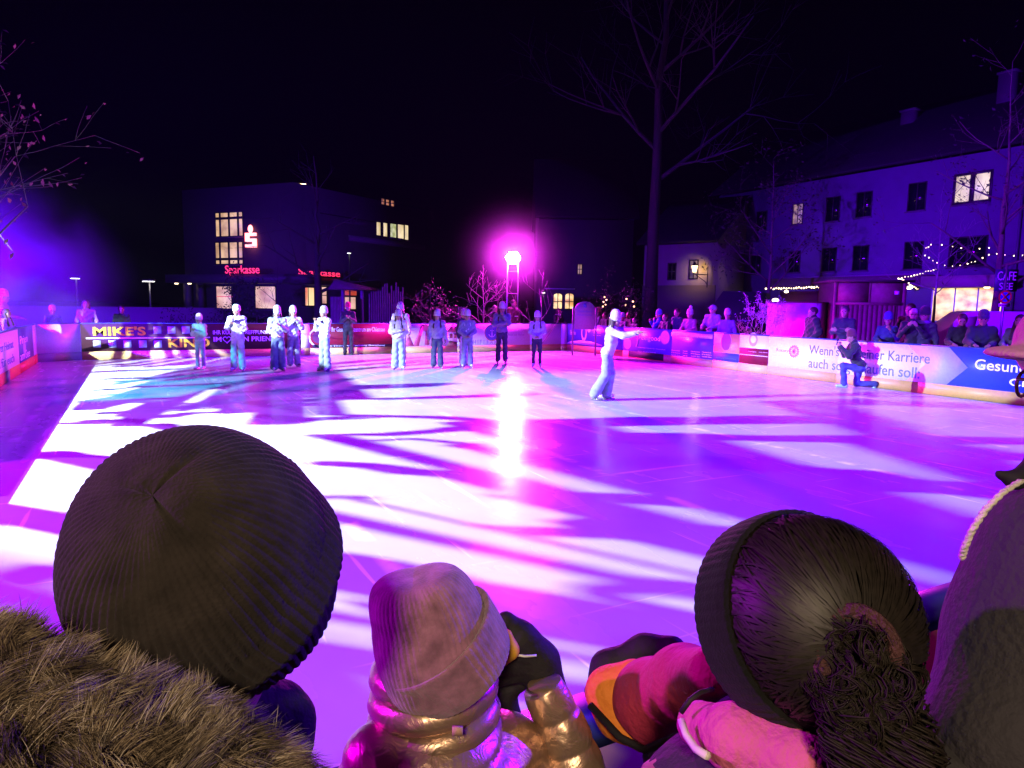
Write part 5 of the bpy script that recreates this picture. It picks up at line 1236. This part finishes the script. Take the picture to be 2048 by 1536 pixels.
def knit_hat(root, cen, axis, rad, prof, ribs, m, amp=.0011, sx=1.0, sy=1.0, xhint=None, warp=None, seg=6, name='beanie', close=True):
    """prof: (radius factor, height factor) along the axis from rim to pole, smoothly resampled; ribs run up the hat"""
    z = axis.normalized(); x = (xhint or rt); x = (x - z*x.dot(z)).normalized(); y = z.cross(x)
    t0 = np.linspace(0, 1, len(prof)); t1 = np.linspace(0, 1, 90); pr = np.array(prof)
    ro = np.interp(t1, t0, pr[:, 0]); he = np.interp(t1, t0, pr[:, 1])
    for _ in range(3): ro[1:-1] = (ro[:-2] + ro[1:-1]*2 + ro[2:])/4; he[1:-1] = (he[:-2] + he[1:-1]*2 + he[2:])/4
    n = ribs*seg; th = np.linspace(0, 2*math.pi, n, endpoint=False)
    Rr = ro[:, None]*rad; rib = amp*np.abs(np.cos(th*ribs/2))[None, :]*np.clip(Rr/rad*1.6, 0, 1)
    rad_ = Rr + rib - amp*.5
    lx = rad_*np.cos(th)[None]*sx; ly = rad_*np.sin(th)[None]*sy; lz = np.repeat(he[:, None]*rad, n, 1)
    if warp is not None: lx, ly, lz = warp(lx, ly, lz, th[None, :], rad)
    Pw = np.array(cen)[None, None] + lx[..., None]*np.array(x) + ly[..., None]*np.array(y) + lz[..., None]*np.array(z)
    i = np.arange(len(t1) - 1)[:, None]; j = np.arange(n)[None]; j2 = (j + 1) % n
    Fc = np.stack([i*n + j, i*n + j2, (i + 1)*n + j2, (i + 1)*n + j], -1).reshape(-1, 4)
    q = MB(); q.add(Pw.reshape(-1, 3) - np.array(root.location), Fc); return q.build(name, m, root, True)

# --- woman in the ribbed black hat with the fur hood
hc = fp(402, 1110, .50); X_, Y_, T_ = view_frame(hc); R_ = rr(hc, 240)
wr = thing('person', 'adult in a dark ribbed knitted hat and fur trimmed hood, seen from behind', 'person', (hc.x, hc.y, -.03))
axis = (X_*(-.40) + Y_*.46 + T_*.80).normalized()
def warp1(lx, ly, lz, th, r):
    k = 1 + .03*np.cos(th*2 + .6) + .02*np.cos(th*3); lz = lz + r*.02*np.cos(th*5)*np.clip(1 - lz/r, 0, 1)
    dent = np.exp(-((np.angle(np.exp(1j*(th - 2.6))))/.16)**2) + .8*np.exp(-((np.angle(np.exp(1j*(th + .9))))/.12)**2) + .6*np.exp(-((np.angle(np.exp(1j*(th - .8))))/.12)**2)
    near = np.exp(-(np.sqrt(lx**2 + ly**2)/(r*.42))**2); lz = lz - r*.045*dent*near
    return lx*k, ly*k, lz
prof1 = [(.90, -.80), (.955, -.6), (.985, -.40), (1.0, -.22), (1.005, -.05), (1.0, .1), (.975, .26), (.93, .42), (.86, .56), (.76, .69), (.63, .80), (.47, .885), (.30, .94), (.15, .955), (.06, .94), (.004, .925)]
K1 = knit_mat((.024, .019, .018)); h_ = knit_hat(wr, hc, axis, R_, prof1, 80, K1, .0014, 1.0, 1.13, X_, warp1)
cuff = [(.93, -.62), (1.0, -.60), (1.035, -.52), (1.045, -.35), (1.045, -.15), (1.05, .0), (1.052, .055), (1.035, .07), (1.01, .055)]
ca = (X_*(-.62) + Y_*.50 + T_*.60).normalized()
knit_hat(wr, hc + (X_*.02 - Y_*.02)*R_*0, ca, R_*.985, cuff, 76, K1, .0014, 1.0, 1.04, X_, None, name='hat_cuff')
W_ = body_under(wr, hc - Vector((0, 0, .02)) + T_*(-.02), R_*.82, hc.x - .03, hc.y - .01, 1.42)
blob([('c', W_(-.17, -.03, 1.33), W_(.15, -.03, 1.33), .085, .085), ('c', W_(0, -.03, 1.28), W_(0, -.02, .85), .15, .19), ('c', W_(-.2, -.03, 1.32), W_(-.28, .08, 1.10), .075, .07), ('c', W_(.16, -.03, 1.32), W_(.24, .08, 1.06), .07, .06),
      ('c', W_(-.30, .12, 1.12), W_(-.2, .33, 1.14), .075, .06), ('c', W_(.24, .08, 1.06), W_(.12, .25, 1.08), .06, .05)], .02, .06, 'coat', mat((.015, .013, .013), .85, bump=.3), wr)
blob([C_((470, 1420, .52, 95), (560, 1428, .54, 52)), C_((560, 1428, .54, 52), (592, 1440, .54, 34)), C_((480, 1540, .50, 90), (590, 1500, .52, 34))], .006, .02, 'stand_collar', mat((.012, .011, .011), .85, bump=.3), wr)
fur_p = [C_((-60, 1392, .36, 110), (110, 1530, .36, 104)), C_((110, 1530, .36, 104), (310, 1592, .365, 112)), C_((310, 1592, .365, 112), (450, 1650, .38, 100)), C_((-60, 1560, .33, 190), (340, 1710, .34, 180)), C_((440, 1640, .38, 95), (530, 1720, .40, 85))]
Vf, Ff = sdf_mesh(fur_p, .006, .03); Nf = normals(Vf, Ff)
hood = MB().add(Vf - np.array(wr.location), Ff).build('fur_hood', mat((.05, .035, .018), .95), wr, True)
vis = np.where(((np.array(CAM0) - Vf)*Nf).sum(1) > -.06)[0]
FUR = [mat((.21, .16, .105), .6, noise=.3, spec=.25), mat((.08, .06, .042), .6, spec=.25), mat((.03, .022, .016), .7), mat((.40, .34, .27), .55, spec=.25)]
def fur(root, V, N_, idx, count, ln, width, comb, mats, parent, seed=1, name='fur', cl=.012):
    g_ = np.random.default_rng(seed); s_ = g_.choice(idx, count); P0 = V[s_] + g_.normal(0, .003, (count, 3)); nn = N_[s_]
    cellk = np.floor(P0/cl).astype(int); hsh = (cellk[:, 0]*73856093 ^ cellk[:, 1]*19349663 ^ cellk[:, 2]*83492791) & 1023
    cr_ = np.random.default_rng(5).normal(0, 1, (1024, 3)); tone = np.random.default_rng(6).random(1024)
    d = nn*.75 + np.array(comb)*.75 + cr_[hsh]*.42 + g_.normal(0, .16, (count, 3)); d /= np.linalg.norm(d, axis=1)[:, None]
    L_ = ln*g_.uniform(.5, 1.15, count)[:, None]; side_ = np.cross(d, np.array(CAM0) - P0); side_ /= np.linalg.norm(side_, axis=1)[:, None] + 1e-9
    sag = np.array((0, 0, -1.0)); rows = []
    for t, w_ in ((0, 1.0), (.4, .9), (.75, .6), (1.0, .08)):
        c = P0 + d*L_*t + (sag*.35 + cr_[hsh]*.12)*L_*t*t; rows += [c - side_*width*w_/2, c + side_*width*w_/2]
    Vs = np.stack(rows, 1).reshape(-1, 3) - np.array(root.location); b_ = (np.arange(count)*8)[:, None]
    tn = tone[hsh]*.55 + g_.random(count)*.45; cls = np.where(tn > .72, 3, np.where(tn > .47, 0, np.where(tn > .26, 1, 2)))
    q = MB(); first = True
    for k in range(4):
        bb = b_[cls == k]; F4 = np.concatenate([np.concatenate([bb + 2*i, bb + 2*i + 1, bb + 2*i + 3, bb + 2*i + 2], 1) for i in range(3)])
        if first: q.add(Vs, F4, k); first = False
        else: q.f.append((F4, k))
    return q.build(name, mats, parent)
comb = (X_*.25 + Y_*.15 - T_*.1)
fur(wr, Vf, Nf, vis, 115000, .025, .00042, tuple(comb), FUR, hood, 1, 'fur_pile')

# --- child in the pink hat and the golden quilted jacket
hc = fp(862, 1262, .88); X_, Y_, T_ = view_frame(hc); R_ = rr(hc, 117)
kid = thing('person', 'child in a dusty pink knitted hat and shiny gold quilted jacket with a raised arm', 'person', (hc.x, hc.y, -.03))
axis = (X_*(-.22) + Y_*.86 + T_*.42).normalized()
def warp2(lx, ly, lz, th, r):
    up_ = np.clip(lz/r - .35, 0, 2); lx = lx*(1 + .10*up_); lz = lz + r*.16*up_*np.abs(lx/r)*1.3; lx = lx - .16*r*up_
    return lx, ly, lz
prof2 = [(.86, -.98), (.92, -.85), (.97, -.6), (1.0, -.35), (1.0, -.1), (.98, .15), (.94, .38), (.88, .58), (.80, .75), (.70, .88), (.57, .965), (.42, 1.0), (.25, 1.01), (.12, 1.01), (.004, 1.0)]
K2 = knit_mat((.28, .125, .215)); knit_hat(kid, hc, axis, R_, prof2, 60, K2, .0008, 1.0, 1.02, X_, warp2)
ca = (X_*(-.58) + Y_*.66 + T_*.48).normalized()
cuff2 = [(.86, -1.0), (.98, -.95), (1.05, -.75), (1.08, -.5), (1.10, -.25), (1.115, -.10), (1.10, -.06), (1.03, -.08), (.98, -.12)]
knit_hat(kid, hc + X_*R_*.02, ca, R_, cuff2, 60, K2, .0008, 1.0, 1.02, X_, None, name='hat_cuff')
cp = hc - Vector((0, 0, R_*1.1)); W2 = body_under(kid, hc - T_*.01, R_*.8, hc.x + .01, hc.y + .01, cp.z - .13, .12)
m, N, L, b = nmat('gold_foil'); GOLD = m; tc = N.new('ShaderNodeTexCoord'); b.inputs['Metallic'].default_value = .75; b.inputs['Base Color'].default_value = (.56, .38, .27, 1); b.inputs['Roughness'].default_value = .34
n1 = N.new('ShaderNodeTexNoise'); n1.inputs['Scale'].default_value = 34; n1.inputs['Detail'].default_value = 5; n1.inputs['Distortion'].default_value = 1.6; L.new(tc.outputs['Object'], n1.inputs['Vector'])
bp = N.new('ShaderNodeBump'); bp.inputs['Strength'].default_value = .5; bp.inputs['Distance'].default_value = .005; L.new(n1.outputs['Fac'], bp.inputs['Height']); L.new(bp.outputs[0], b.inputs['Normal'])
def quilt(V, cen, ax, period, amp):
    a = np.array(ax); c = np.array(cen); t = (V - c) @ a; rad = (V - c) - t[:, None]*a; rl = np.linalg.norm(rad, axis=1)[:, None] + 1e-6
    return V - rad/rl*(amp*(1 - np.abs(np.sin(t*math.pi/period))**.35))[:, None]
V, Fc = sdf_mesh([C_((765, 1520, .86, 75), (850, 1490, .90, 90)), C_((850, 1490, .90, 90), (1010, 1510, .97, 75)), C_((740, 1540, .84, 55), (720, 1640, .80, 60)), C_((870, 1580, .88, 130), (880, 1760, .88, 170)), ('c', W2(0, 0, cp.z - .2), W2(0, 0, .62), .155, .175),
      C_((1010, 1510, .97, 70), (1160, 1585, 1.0, 60))], .008, .03)
V = quilt(V, (hc.x, hc.y, cp.z - .02), (0, 0, 1), .062, .016); MB().add(V - np.array(kid.location), Fc).build('quilted_jacket', GOLD, kid, True)
sl_a, sl_b = fp(1084, 1372, 1.0), fp(1178, 1610, .97); q = MB(); pts = []; rad = []; random.seed(12)
for i in range(61):
    t = i/60; pts.append(tuple(sl_a.lerp(sl_b, t) + Vector((.004*math.sin(t*5), 0, 0)) - Vector(kid.location))); rad.append(rr(sl_a, 43 + 26*t)*(.88 + .12*abs(math.sin((t*3.6 + .12)*math.pi))**.4))
q.tube([pts[0]] + pts, [rad[0]*.72] + rad, 40, cap=False); v_ = q.v[0]; g2 = np.random.default_rng(2); ph_ = g2.uniform(0, 6, 8)
a_ = np.tile(np.arange(40)/40*2*math.pi, len(v_)//40); t_ = np.repeat(np.arange(len(v_)//40), 40); ctr = np.repeat(np.array([pts[0]] + pts), 40, 0)
dsp = 1 + .02*np.sin(2*a_ + t_*.11 + ph_[0]) + .012*np.sin(5*a_ - t_*.32 + ph_[1]) + .008*np.sin(9*a_ + t_*.6 + ph_[2]); q.v[0] = ctr + (v_ - ctr)*dsp[:, None]
q.build('sleeve', GOLD, kid, True)
# collar: a standing quilted ring with a hanger loop
q = MB(); col_c = fp(862, 1412, .885); nseg = 48
for (z0, r0, r1) in ((.040, 1.0, 1.0), (.004, 1.03, 1.02), (-.034, 1.08, 1.05)):
    pts = []
    for k in range(nseg + 1):
        a_ = 2*math.pi*k/nseg; pts.append(tuple(col_c + rt*(R_*.88*r0*math.cos(a_)) + Vector((math.sin(YAW), math.cos(YAW), 0))*(R_*.86*r1*math.sin(a_) + .03) + Vector((0, 0, z0 + .01*math.cos(a_))) - Vector(kid.location)))
    q.tube(pts, .021, 10, cap=False)
q.build('collar', GOLD, kid, True)
MB().box(tuple(fp(915, 1462, .80) - Vector(kid.location)), (.013, .005, .011), Matrix.Rotation(-YAW, 3, 'Z')).build('hanger_loop', mat((.45, .27, .22), .6), kid)
m_glv = mat((.012, .011, .014), .75, bump=.2)
gl = [C_((1105, 1395, 1.04, 34), (1075, 1325, 1.05, 44)), C_((1075, 1325, 1.05, 44), (1040, 1280, 1.04, 38)), C_((1050, 1275, 1.05, 22), (1012, 1240, 1.04, 18)), C_((1060, 1290, 1.06, 20), (1000, 1262, 1.03, 18)), C_((1060, 1310, 1.04, 20), (990, 1300, 1.01, 17)), C_((1060, 1330, 1.04, 19), (985, 1335, 1.01, 16)), C_((1050, 1345, 1.04, 17), (990, 1362, 1.02, 14))]
blob(gl, .005, .010, 'glove', m_glv, kid); blob([C_((1012, 1272, .985, 14), (1018, 1300, .985, 19)), C_((1018, 1300, .985, 19), (1006, 1322, .985, 11))], .004, .008, 'glove_patch', mat((.75, .42, .04), .6), kid)
blob([C_((1003, 1282, .972, 8), (1003, 1302, .972, 9))], .003, .006, 'glove_patch', mat((.30, .03, .03), .6), kid)
blob([C_((1030, 1354, 1.01, 2.6), (1068, 1348, 1.0, 2.6))], .0015, .003, 'reflective_piping', mat((.6, .6, .6), .3), kid) if False else None
pa, pb = fp(1026, 1309, .995), fp(1073, 1311, 1.0); q = MB(); q.tube([tuple(p - Vector(kid.location)) for p in (pa, pa.lerp(pb, .5) + Vector((0, 0, -.002)), pb)], .002, 6); q.build('reflective_piping', mat((.7, .7, .7), .3), kid)
gl = [C_((1000, 1385, 1.08, 34), (1012, 1440, 1.09, 30)), C_((1010, 1380, 1.08, 20), (1040, 1365, 1.07, 18)), C_((990, 1372, 1.08, 14), (985, 1356, 1.06, 12)), C_((1012, 1440, 1.09, 30), (1015, 1500, 1.08, 36))]
blob(gl, .005, .012, 'glove', m_glv, kid)

# --- woman with the headband and bun
hc = fp(1592, 1232, .70); X_, Y_, T_ = view_frame(hc); R_ = rr(hc, 198)
wo = thing('person', 'woman with black hair in a curly bun, dark headband and pink collar', 'person', (hc.x, hc.y, -.03))
hz = np.array((X_, Y_, T_)); cen = np.array(hc)
def S3(x, y, t, k=1.0): return hc + (X_*x + Y_*y + T_*t)*R_*k
HB = mat((.006, .005, .0045), .75, noise=.4, scale=80, bump=.2, bscale=60, spec=.15)
V, Fc = sdf_mesh([('e', tuple(S3(.0, .03, -.08)), (R_*.90, R_*.90, R_*.92)), ('e', tuple(S3(.12, .02, .05)), (R_*.82, R_*.84, R_*.84)), ('e', tuple(S3(.08, -.22, -.1)), (R_*.82, R_*.82, R_*.78))], .009, .05)
hair = MB().add(V - np.array(wo.location), Fc).build('hair', HB, wo, True)
bun = S3(.46, -.34, .84); bd = np.array((.42, -.28, .86)); bd = bd/np.linalg.norm(bd)
ax_b = np.array((.66, .06, .75)); ax_b /= np.linalg.norm(ax_b)     # head band axis in the view frame
e1 = np.cross(ax_b, (0, 1, 0)); e1 /= np.linalg.norm(e1); e2 = np.cross(ax_b, e1)
g_ = np.random.default_rng(4); rows = []; nst = 15000; q = MB()
SV = []; SF = []
for k in range(nst):
    a_ = g_.uniform(0, 2*math.pi); th0 = R(78) + g_.normal(0, .03)
    s_ = ax_b*math.cos(th0) + (e1*math.cos(a_) + e2*math.sin(a_))*math.sin(th0)
    om = math.acos(np.clip(s_ @ bd, -1, 1)); lift = 1.0 + abs(g_.normal(0, .012)); fl = g_.random() < .05
    u_ = g_.normal(0, .05, 3); end = .93 + g_.uniform(-.05, .05); prev = None; nseg_ = 9; w0 = .0010*g_.uniform(.6, 1.4)
    for i in range(nseg_ + 1):
        t = end*i/nseg_; v = (s_*math.sin((1 - t)*om) + bd*math.sin(t*om))/max(math.sin(om), 1e-3); v = v + u_*math.sin(t*math.pi)*(2.2 if fl else 1); v /= np.linalg.norm(v)
        rad_ = R_*(1.0*lift + (.10*math.sin(t*math.pi) if fl else .02*math.sin(t*math.pi)))*np.array((1.0, 1.0, 1.0)); p = cen + np.array((.04, -.02, -.02)) @ hz*R_ + (v*rad_) @ hz
        sd = np.cross(bd - s_, v); sd = (sd/(np.linalg.norm(sd) + 1e-9)) @ hz; SV += [p - sd*w0, p + sd*w0]
    b0 = k*2*(nseg_ + 1); SF += [(b0 + 2*i, b0 + 2*i + 1, b0 + 2*i + 3, b0 + 2*i + 2) for i in range(nseg_)]
HS = mat((.015, .011, .009), .52, noise=.5, scale=120, spec=.42)
MB().add(np.array(SV) - np.array(wo.location), np.array(SF)).build('hair_strands', [HS], hair, True)
# bun of rolled curls
q = MB(); random.seed(3); HQ = []
HC = mat((.016, .011, .008), .65, noise=.6, scale=120, spec=.3)
for k in range(430):
    a_ = random.uniform(0, 2*math.pi); ring = .36*math.sqrt(random.random()) + .01; hgt = .15*math.sqrt(max(0, 1 - (ring/.40)**2)) + random.gauss(0, .03)
    cc = bun + (X_*(ring*math.cos(a_)) + Y_*(ring*math.sin(a_)*1.2 - .16) + T_*hgt)*R_
    u1 = Vector((random.gauss(0, 1), random.gauss(0, 1), random.gauss(0, 1))).normalized(); u2 = u1.cross(T_ + Vector((random.gauss(0, .5), random.gauss(0, .5), random.gauss(0, .5)))).normalized()
    r1 = random.uniform(.05, .17)*R_; tn = random.uniform(.3, .95); ph = random.uniform(0, 6); pts = []
    for sdd in range(7):
        off = Vector((random.gauss(0, .0016), random.gauss(0, .0016), random.gauss(0, .0016))); ra_ = r1*random.uniform(.9, 1.1); pts = []
        for i in range(11):
            t = i/10; an = ph + tn*2*math.pi*t; pts.append(tuple(cc + off*(.4 + t) + u1*(ra_*math.cos(an)) + u2*(ra_*math.sin(an)*.8) + (u1.cross(u2))*(r1*.5*(t - .5)) - Vector(wo.location)))
        q.tube(pts, [.0003] + [random.uniform(.0004, .00075)]*9 + [.0003], 3, cap=False)
for k in range(420):   # loose curls hanging below and right of the bun
    p = bun + (X_*random.uniform(-.32, .38) + Y_*random.uniform(-.75, -.2) + T_*random.uniform(-.1, .15))*R_; pts = []; ph = random.uniform(0, 6); w1 = random.uniform(7, 14)
    for i in range(12):
        t = i/11; pts.append(tuple(p + (X_*(.11*math.sin(w1*t + ph) + .1*t) + Y_*(-.55*t) + T_*.09*math.cos(w1*t + ph))*R_ - Vector(wo.location)))
    q.tube(pts, [.001] + [random.uniform(.0006, .0014)]*10 + [.0005], 4, cap=False)
q.build('hair_bun', HC, hair, True)
V, Fc = sdf_mesh([('e', tuple(bun + (Y_*(-.15) - T_*.06)*R_), (R_*.21, R_*.21, R_*.24)), ('e', tuple(bun + (X_*.12 - Y_*.55 - T_*.1)*R_), (R_*.26, R_*.2, R_*.28)), ('c', tuple(S3(.60, -.25, .35)), tuple(S3(.70, -.80, .35)), R_*.15, R_*.19)], .008, .05)
MB().add(V - np.array(wo.location), Fc).build('hair_mass', HB, hair, True)
MB().tube([tuple(bun + (X_*(.30*math.cos(t) - .02) + Y_*(.36*math.sin(t) + .02) + T_*.12)*R_ - Vector(wo.location)) for t in np.linspace(-.3, 3.6, 22)], .0085, 8).build('scrunchie', mat((.07, .025, .03), .7, noise=.5, scale=140, bump=.6, bscale=200), hair, True)
KB = knit_mat((.007, .007, .0075))
xh = Vector(e1 @ hz); az = Vector(ax_b @ hz)
knit_hat(wo, hc + X_*R_*.02 - Y_*R_*.01, az, R_, [(.98, -.30), (1.035, -.28), (1.05, -.18), (1.06, -.02), (1.06, .12), (1.045, .22), (1.0, .24)], 64, KB, .0009, 1.0, 1.0, xh, None, name='headband')
W3 = body_under(wo, hc - T_*.02, R_*.80, hc.x + .02, hc.y + .02, hc.z - R_*1.95, .14)
m_gry = mat((.035, .033, .04), .8, bump=.3)
blob([('c', W3(-.10, .0, hc.z - R_*2.35), W3(.15, 0, hc.z - R_*2.2), .065, .07), ('c', W3(.02, 0, hc.z - R_*2.4), W3(0, 0, .8), .14, .18), C_((1470, 1620, .66, 80), (1360, 1560, .9, 42)), C_((1360, 1560, .9, 42), (1318, 1515, 1.04, 34)), ('c', W3(.17, 0, hc.z - R_*2.3), W3(.24, .05, 1.0), .07, .065)], .012, .05, 'jacket', m_gry, wo)
m_pink = mat((.62, .13, .27), .8, noise=.2, bump=.35, bscale=70)
blob([C_((1400, 1450, .72, 46), (1480, 1480, .66, 60)), C_((1480, 1480, .66, 60), (1600, 1530, .62, 62)), C_((1600, 1530, .62, 62), (1740, 1545, .62, 55))], .007, .025, 'collar', m_pink, wo)
q = MB(); q.tube([tuple(fp(x, y, d_) - Vector(wo.location)) for x, y, d_ in ((1362, 1425, .70), (1380, 1400, .70), (1400, 1385, .71), (1425, 1378, .73))], .003, 6); q.build('collar_edge', mat((.015, .01, .015)), wo, True)
q = MB(); q.tube([tuple(fp(x, y, d_) - Vector(wo.location)) for x, y, d_ in ((1362, 1440, .685), (1372, 1470, .67), (1392, 1498, .65), (1415, 1512, .63))], .0042, 6); q.build('white_piping', mat((.75, .7, .65)), wo, True)
m_crim = mat((.48, .035, .10), .75, noise=.2, scale=12, bump=.3, bscale=60); m_orng = mat((.80, .24, .035), .75, noise=.15, scale=12, bump=.3, bscale=60)
blob([C_((1425, 1345, .86, 50), (1372, 1365, .98, 66)), C_((1372, 1365, .98, 66), (1305, 1400, 1.06, 72)), C_((1305, 1400, 1.06, 72), (1330, 1450, 1.04, 60))], .007, .03, 'sleeve', m_crim, wo)
blob([C_((1268, 1360, 1.09, 40), (1222, 1385, 1.10, 46)), C_((1222, 1385, 1.10, 46), (1240, 1430, 1.09, 44)), C_((1240, 1430, 1.09, 44), (1285, 1470, 1.06, 32))], .006, .02, 'sleeve_band', m_orng, wo)
blob([C_((1345, 1300, 1.16, 28), (1290, 1302, 1.18, 30)), C_((1290, 1302, 1.18, 30), (1215, 1335, 1.18, 30)), C_((1215, 1335, 1.18, 30), (1190, 1385, 1.16, 22))], .006, .02, 'glove', m_glv, wo)
q = MB(); q.tube([tuple(fp(x, y, d_) - Vector(wo.location)) for x, y, d_ in ((1180, 1410, 1.05), (1240, 1475, 1.0), (1290, 1500, .97), (1360, 1470, .92), (1420, 1440, .86))], .006, 6); q.build('cuff_binding', m_glv, wo, True)

# --- man in the dark coat at the right edge
hc = fp(2235, 800, .90); mn = thing('person', 'man in a dark coat with white cord piping, beige cap and glasses', 'person', (hc.x, hc.y, -.03))
X_, Y_, T_ = view_frame(hc); Rm = rr(hc, 140)
W4 = body_under(mn, hc, .105, hc.x + .06, hc.y - .0, 1.46, .11)
m_coat = mat((.038, .034, .046), .9, noise=.25, scale=8, bump=.35, bscale=90)
blob([C_((2130, 1120, .80, 160), (2108, 1300, .78, 172)), C_((2108, 1300, .78, 172), (2080, 1560, .76, 200)), C_((2080, 1560, .76, 200), (2100, 2000, .78, 220)), C_((2190, 1110, .85, 150), (2230, 1100, .85, 150)), ('c', W4(0, 0, 1.2), W4(0, 0, .75), .20, .22), C_((1990, 1480, .72, 90), (1880, 1590, .80, 80))], .010, .06, 'coat', m_coat, mn)
blob([C_((1998, 948, .80, 9), (2030, 960, .80, 16)), C_((2030, 960, .80, 16), (2100, 930, .82, 40)), C_((2100, 930, .82, 40), (2180, 940, .84, 60))], .004, .01, 'hood_collar', mat((.01, .01, .012), .8), mn)
q = MB(); cp_ = [(2042, 962, .745), (2005, 985, .72), (1970, 1020, .71), (1944, 1060, .71), (1929, 1095, .715), (1922, 1120, .725)]
for s_ in range(2):
    pts = []
    C3 = [fp(*c) for c in cp_]
    for i in range(len(C3) - 1):
        for j in range(10): pts.append(C3[i].lerp(C3[i + 1], j/10))
    pts = [p + (X_*math.cos(i*1.0 + s_*math.pi) + T_*math.sin(i*1.0 + s_*math.pi))*.0016 - Vector(mn.location) for i, p in enumerate(pts)]; q.tube([tuple(p) for p in pts], .0026, 6)
q.build('cord_piping', mat((.72, .68, .62), .8, bump=.5, bscale=300), mn, True)
m_cap = mat((.42, .30, .22), .85, bump=.3, bscale=150)
blob([('e', tuple(fp(2240, 690, .92)), (.10, .12, .085)), ('e', tuple(fp(2090, 708, .92)), (.068, .07, .011), None, .012)], .005, .012, 'cap', m_cap, mn)
q = MB(); gc = fp(2046, 768, .93); gd = Vector((math.sin(YAW - .6), math.cos(YAW - .6), 0)); gr_ = Vector((gd.y, -gd.x, 0))
for s_ in (0, 1): q.tube([tuple(gc + gr_*(.021*math.cos(t) + s_*.062) + Vector((0, 0, .017*math.sin(t))) - Vector(mn.location)) for t in np.linspace(0, 2*math.pi, 16)], .0024, 6)
q.tube([tuple(gc + gr_*(-.022) + Vector((0, 0, .008)) - Vector(mn.location)), tuple(fp(2160, 770, .86) - Vector(mn.location))], .0025, 6); q.build('glasses', mat((.03, .012, .012), .3), mn, True)
# ------------------------------------------------------------------ fog of the show: thin haze, a puff at the wash lamp, smoke by the left corner
def volume_mat(name, dens, color=(1, 1, 1), aniso=0.0):
    m = bpy.data.materials.new(name); m.use_nodes = True; N, L = m.node_tree.nodes, m.node_tree.links; N.clear()
    out = N.new('ShaderNodeOutputMaterial'); pv_ = N.new('ShaderNodeVolumePrincipled'); pv_.inputs['Color'].default_value = (*color, 1); pv_.inputs['Anisotropy'].default_value = aniso
    if dens is not None: pv_.inputs['Density'].default_value = dens
    L.new(pv_.outputs[0], out.inputs['Volume']); return m, N, L, pv_
m, N, L, pv_ = volume_mat('haze', 0.00006, (.9, .88, .95))
MB().span((-60, -40, -1), (80, 95, 26)).build('haze', m, kind='stuff')
def smoke(name, loc, size, dens, noise_scale, soft, lo=.42, hi=.7, power=1.0, seed=0.0):
    m, N, L, pv_ = volume_mat(name, None)
    tc = N.new('ShaderNodeTexCoord'); ln = N.new('ShaderNodeVectorMath'); ln.operation = 'LENGTH'; L.new(tc.outputs['Object'], ln.inputs[0])
    mr = N.new('ShaderNodeMapRange'); mr.inputs[1].default_value = 1.0; mr.inputs[2].default_value = soft; mr.inputs[3].default_value = 0; mr.inputs[4].default_value = 1
    L.new(ln.outputs['Value'], mr.inputs[0])
    pw = N.new('ShaderNodeMath'); pw.operation = 'POWER'; pw.inputs[1].default_value = power; L.new(mr.outputs[0], pw.inputs[0]); o_ = pw.outputs[0]
    if noise_scale:
        mp = N.new('ShaderNodeMapping'); mp.inputs['Location'].default_value = (seed, seed, 0); mp.inputs['Scale'].default_value = (size[0], size[1], size[2]); L.new(tc.outputs['Object'], mp.inputs[0])
        nz = N.new('ShaderNodeTexNoise'); nz.inputs['Scale'].default_value = noise_scale; nz.inputs['Detail'].default_value = 4; nz.inputs['Distortion'].default_value = .6; L.new(mp.outputs[0], nz.inputs['Vector'])
        m2 = N.new('ShaderNodeMapRange'); m2.inputs[1].default_value = lo; m2.inputs[2].default_value = hi; L.new(nz.outputs['Fac'], m2.inputs[0])
        mu = N.new('ShaderNodeMath'); mu.operation = 'MULTIPLY'; L.new(o_, mu.inputs[0]); L.new(m2.outputs[0], mu.inputs[1]); o_ = mu.outputs[0]
    ml = N.new('ShaderNodeMath'); ml.operation = 'MULTIPLY'; ml.inputs[1].default_value = dens; L.new(o_, ml.inputs[0]); L.new(ml.outputs[0], pv_.inputs['Density'])
    q = MB(); q.merge(ell_mb((0, 0, 0), (1, 1, 1), 24)); o = q.build(name, m, None, True, loc=loc, kind='stuff'); o.scale = size
    return o
pf = WASH_MAST + Vector((-.1, -.3, .1))
smoke('fog', pf, (3.2, 3.2, 3.0), .075, 0, .02, power=3.4)
lamp('wash_lamp', 'POINT', WASH_MAST + Vector((-.3, -.5, .0)), 300, (1.0, 0.0, .95), None, .22, spec=.3)
c = depth(40, 560, 21)
smoke('smoke', (-4.6, 24.5, 1.9), (5.0, 7.0, 4.2), .24, .5, .0, .36, .66, power=2.2)
lamp('smoke_lamp', 'SPOT', (-7.5, 21.0, 3.0), 52000, (.10, .0, 1.0), (-2, 27, 2.4), .1, 110, .7)
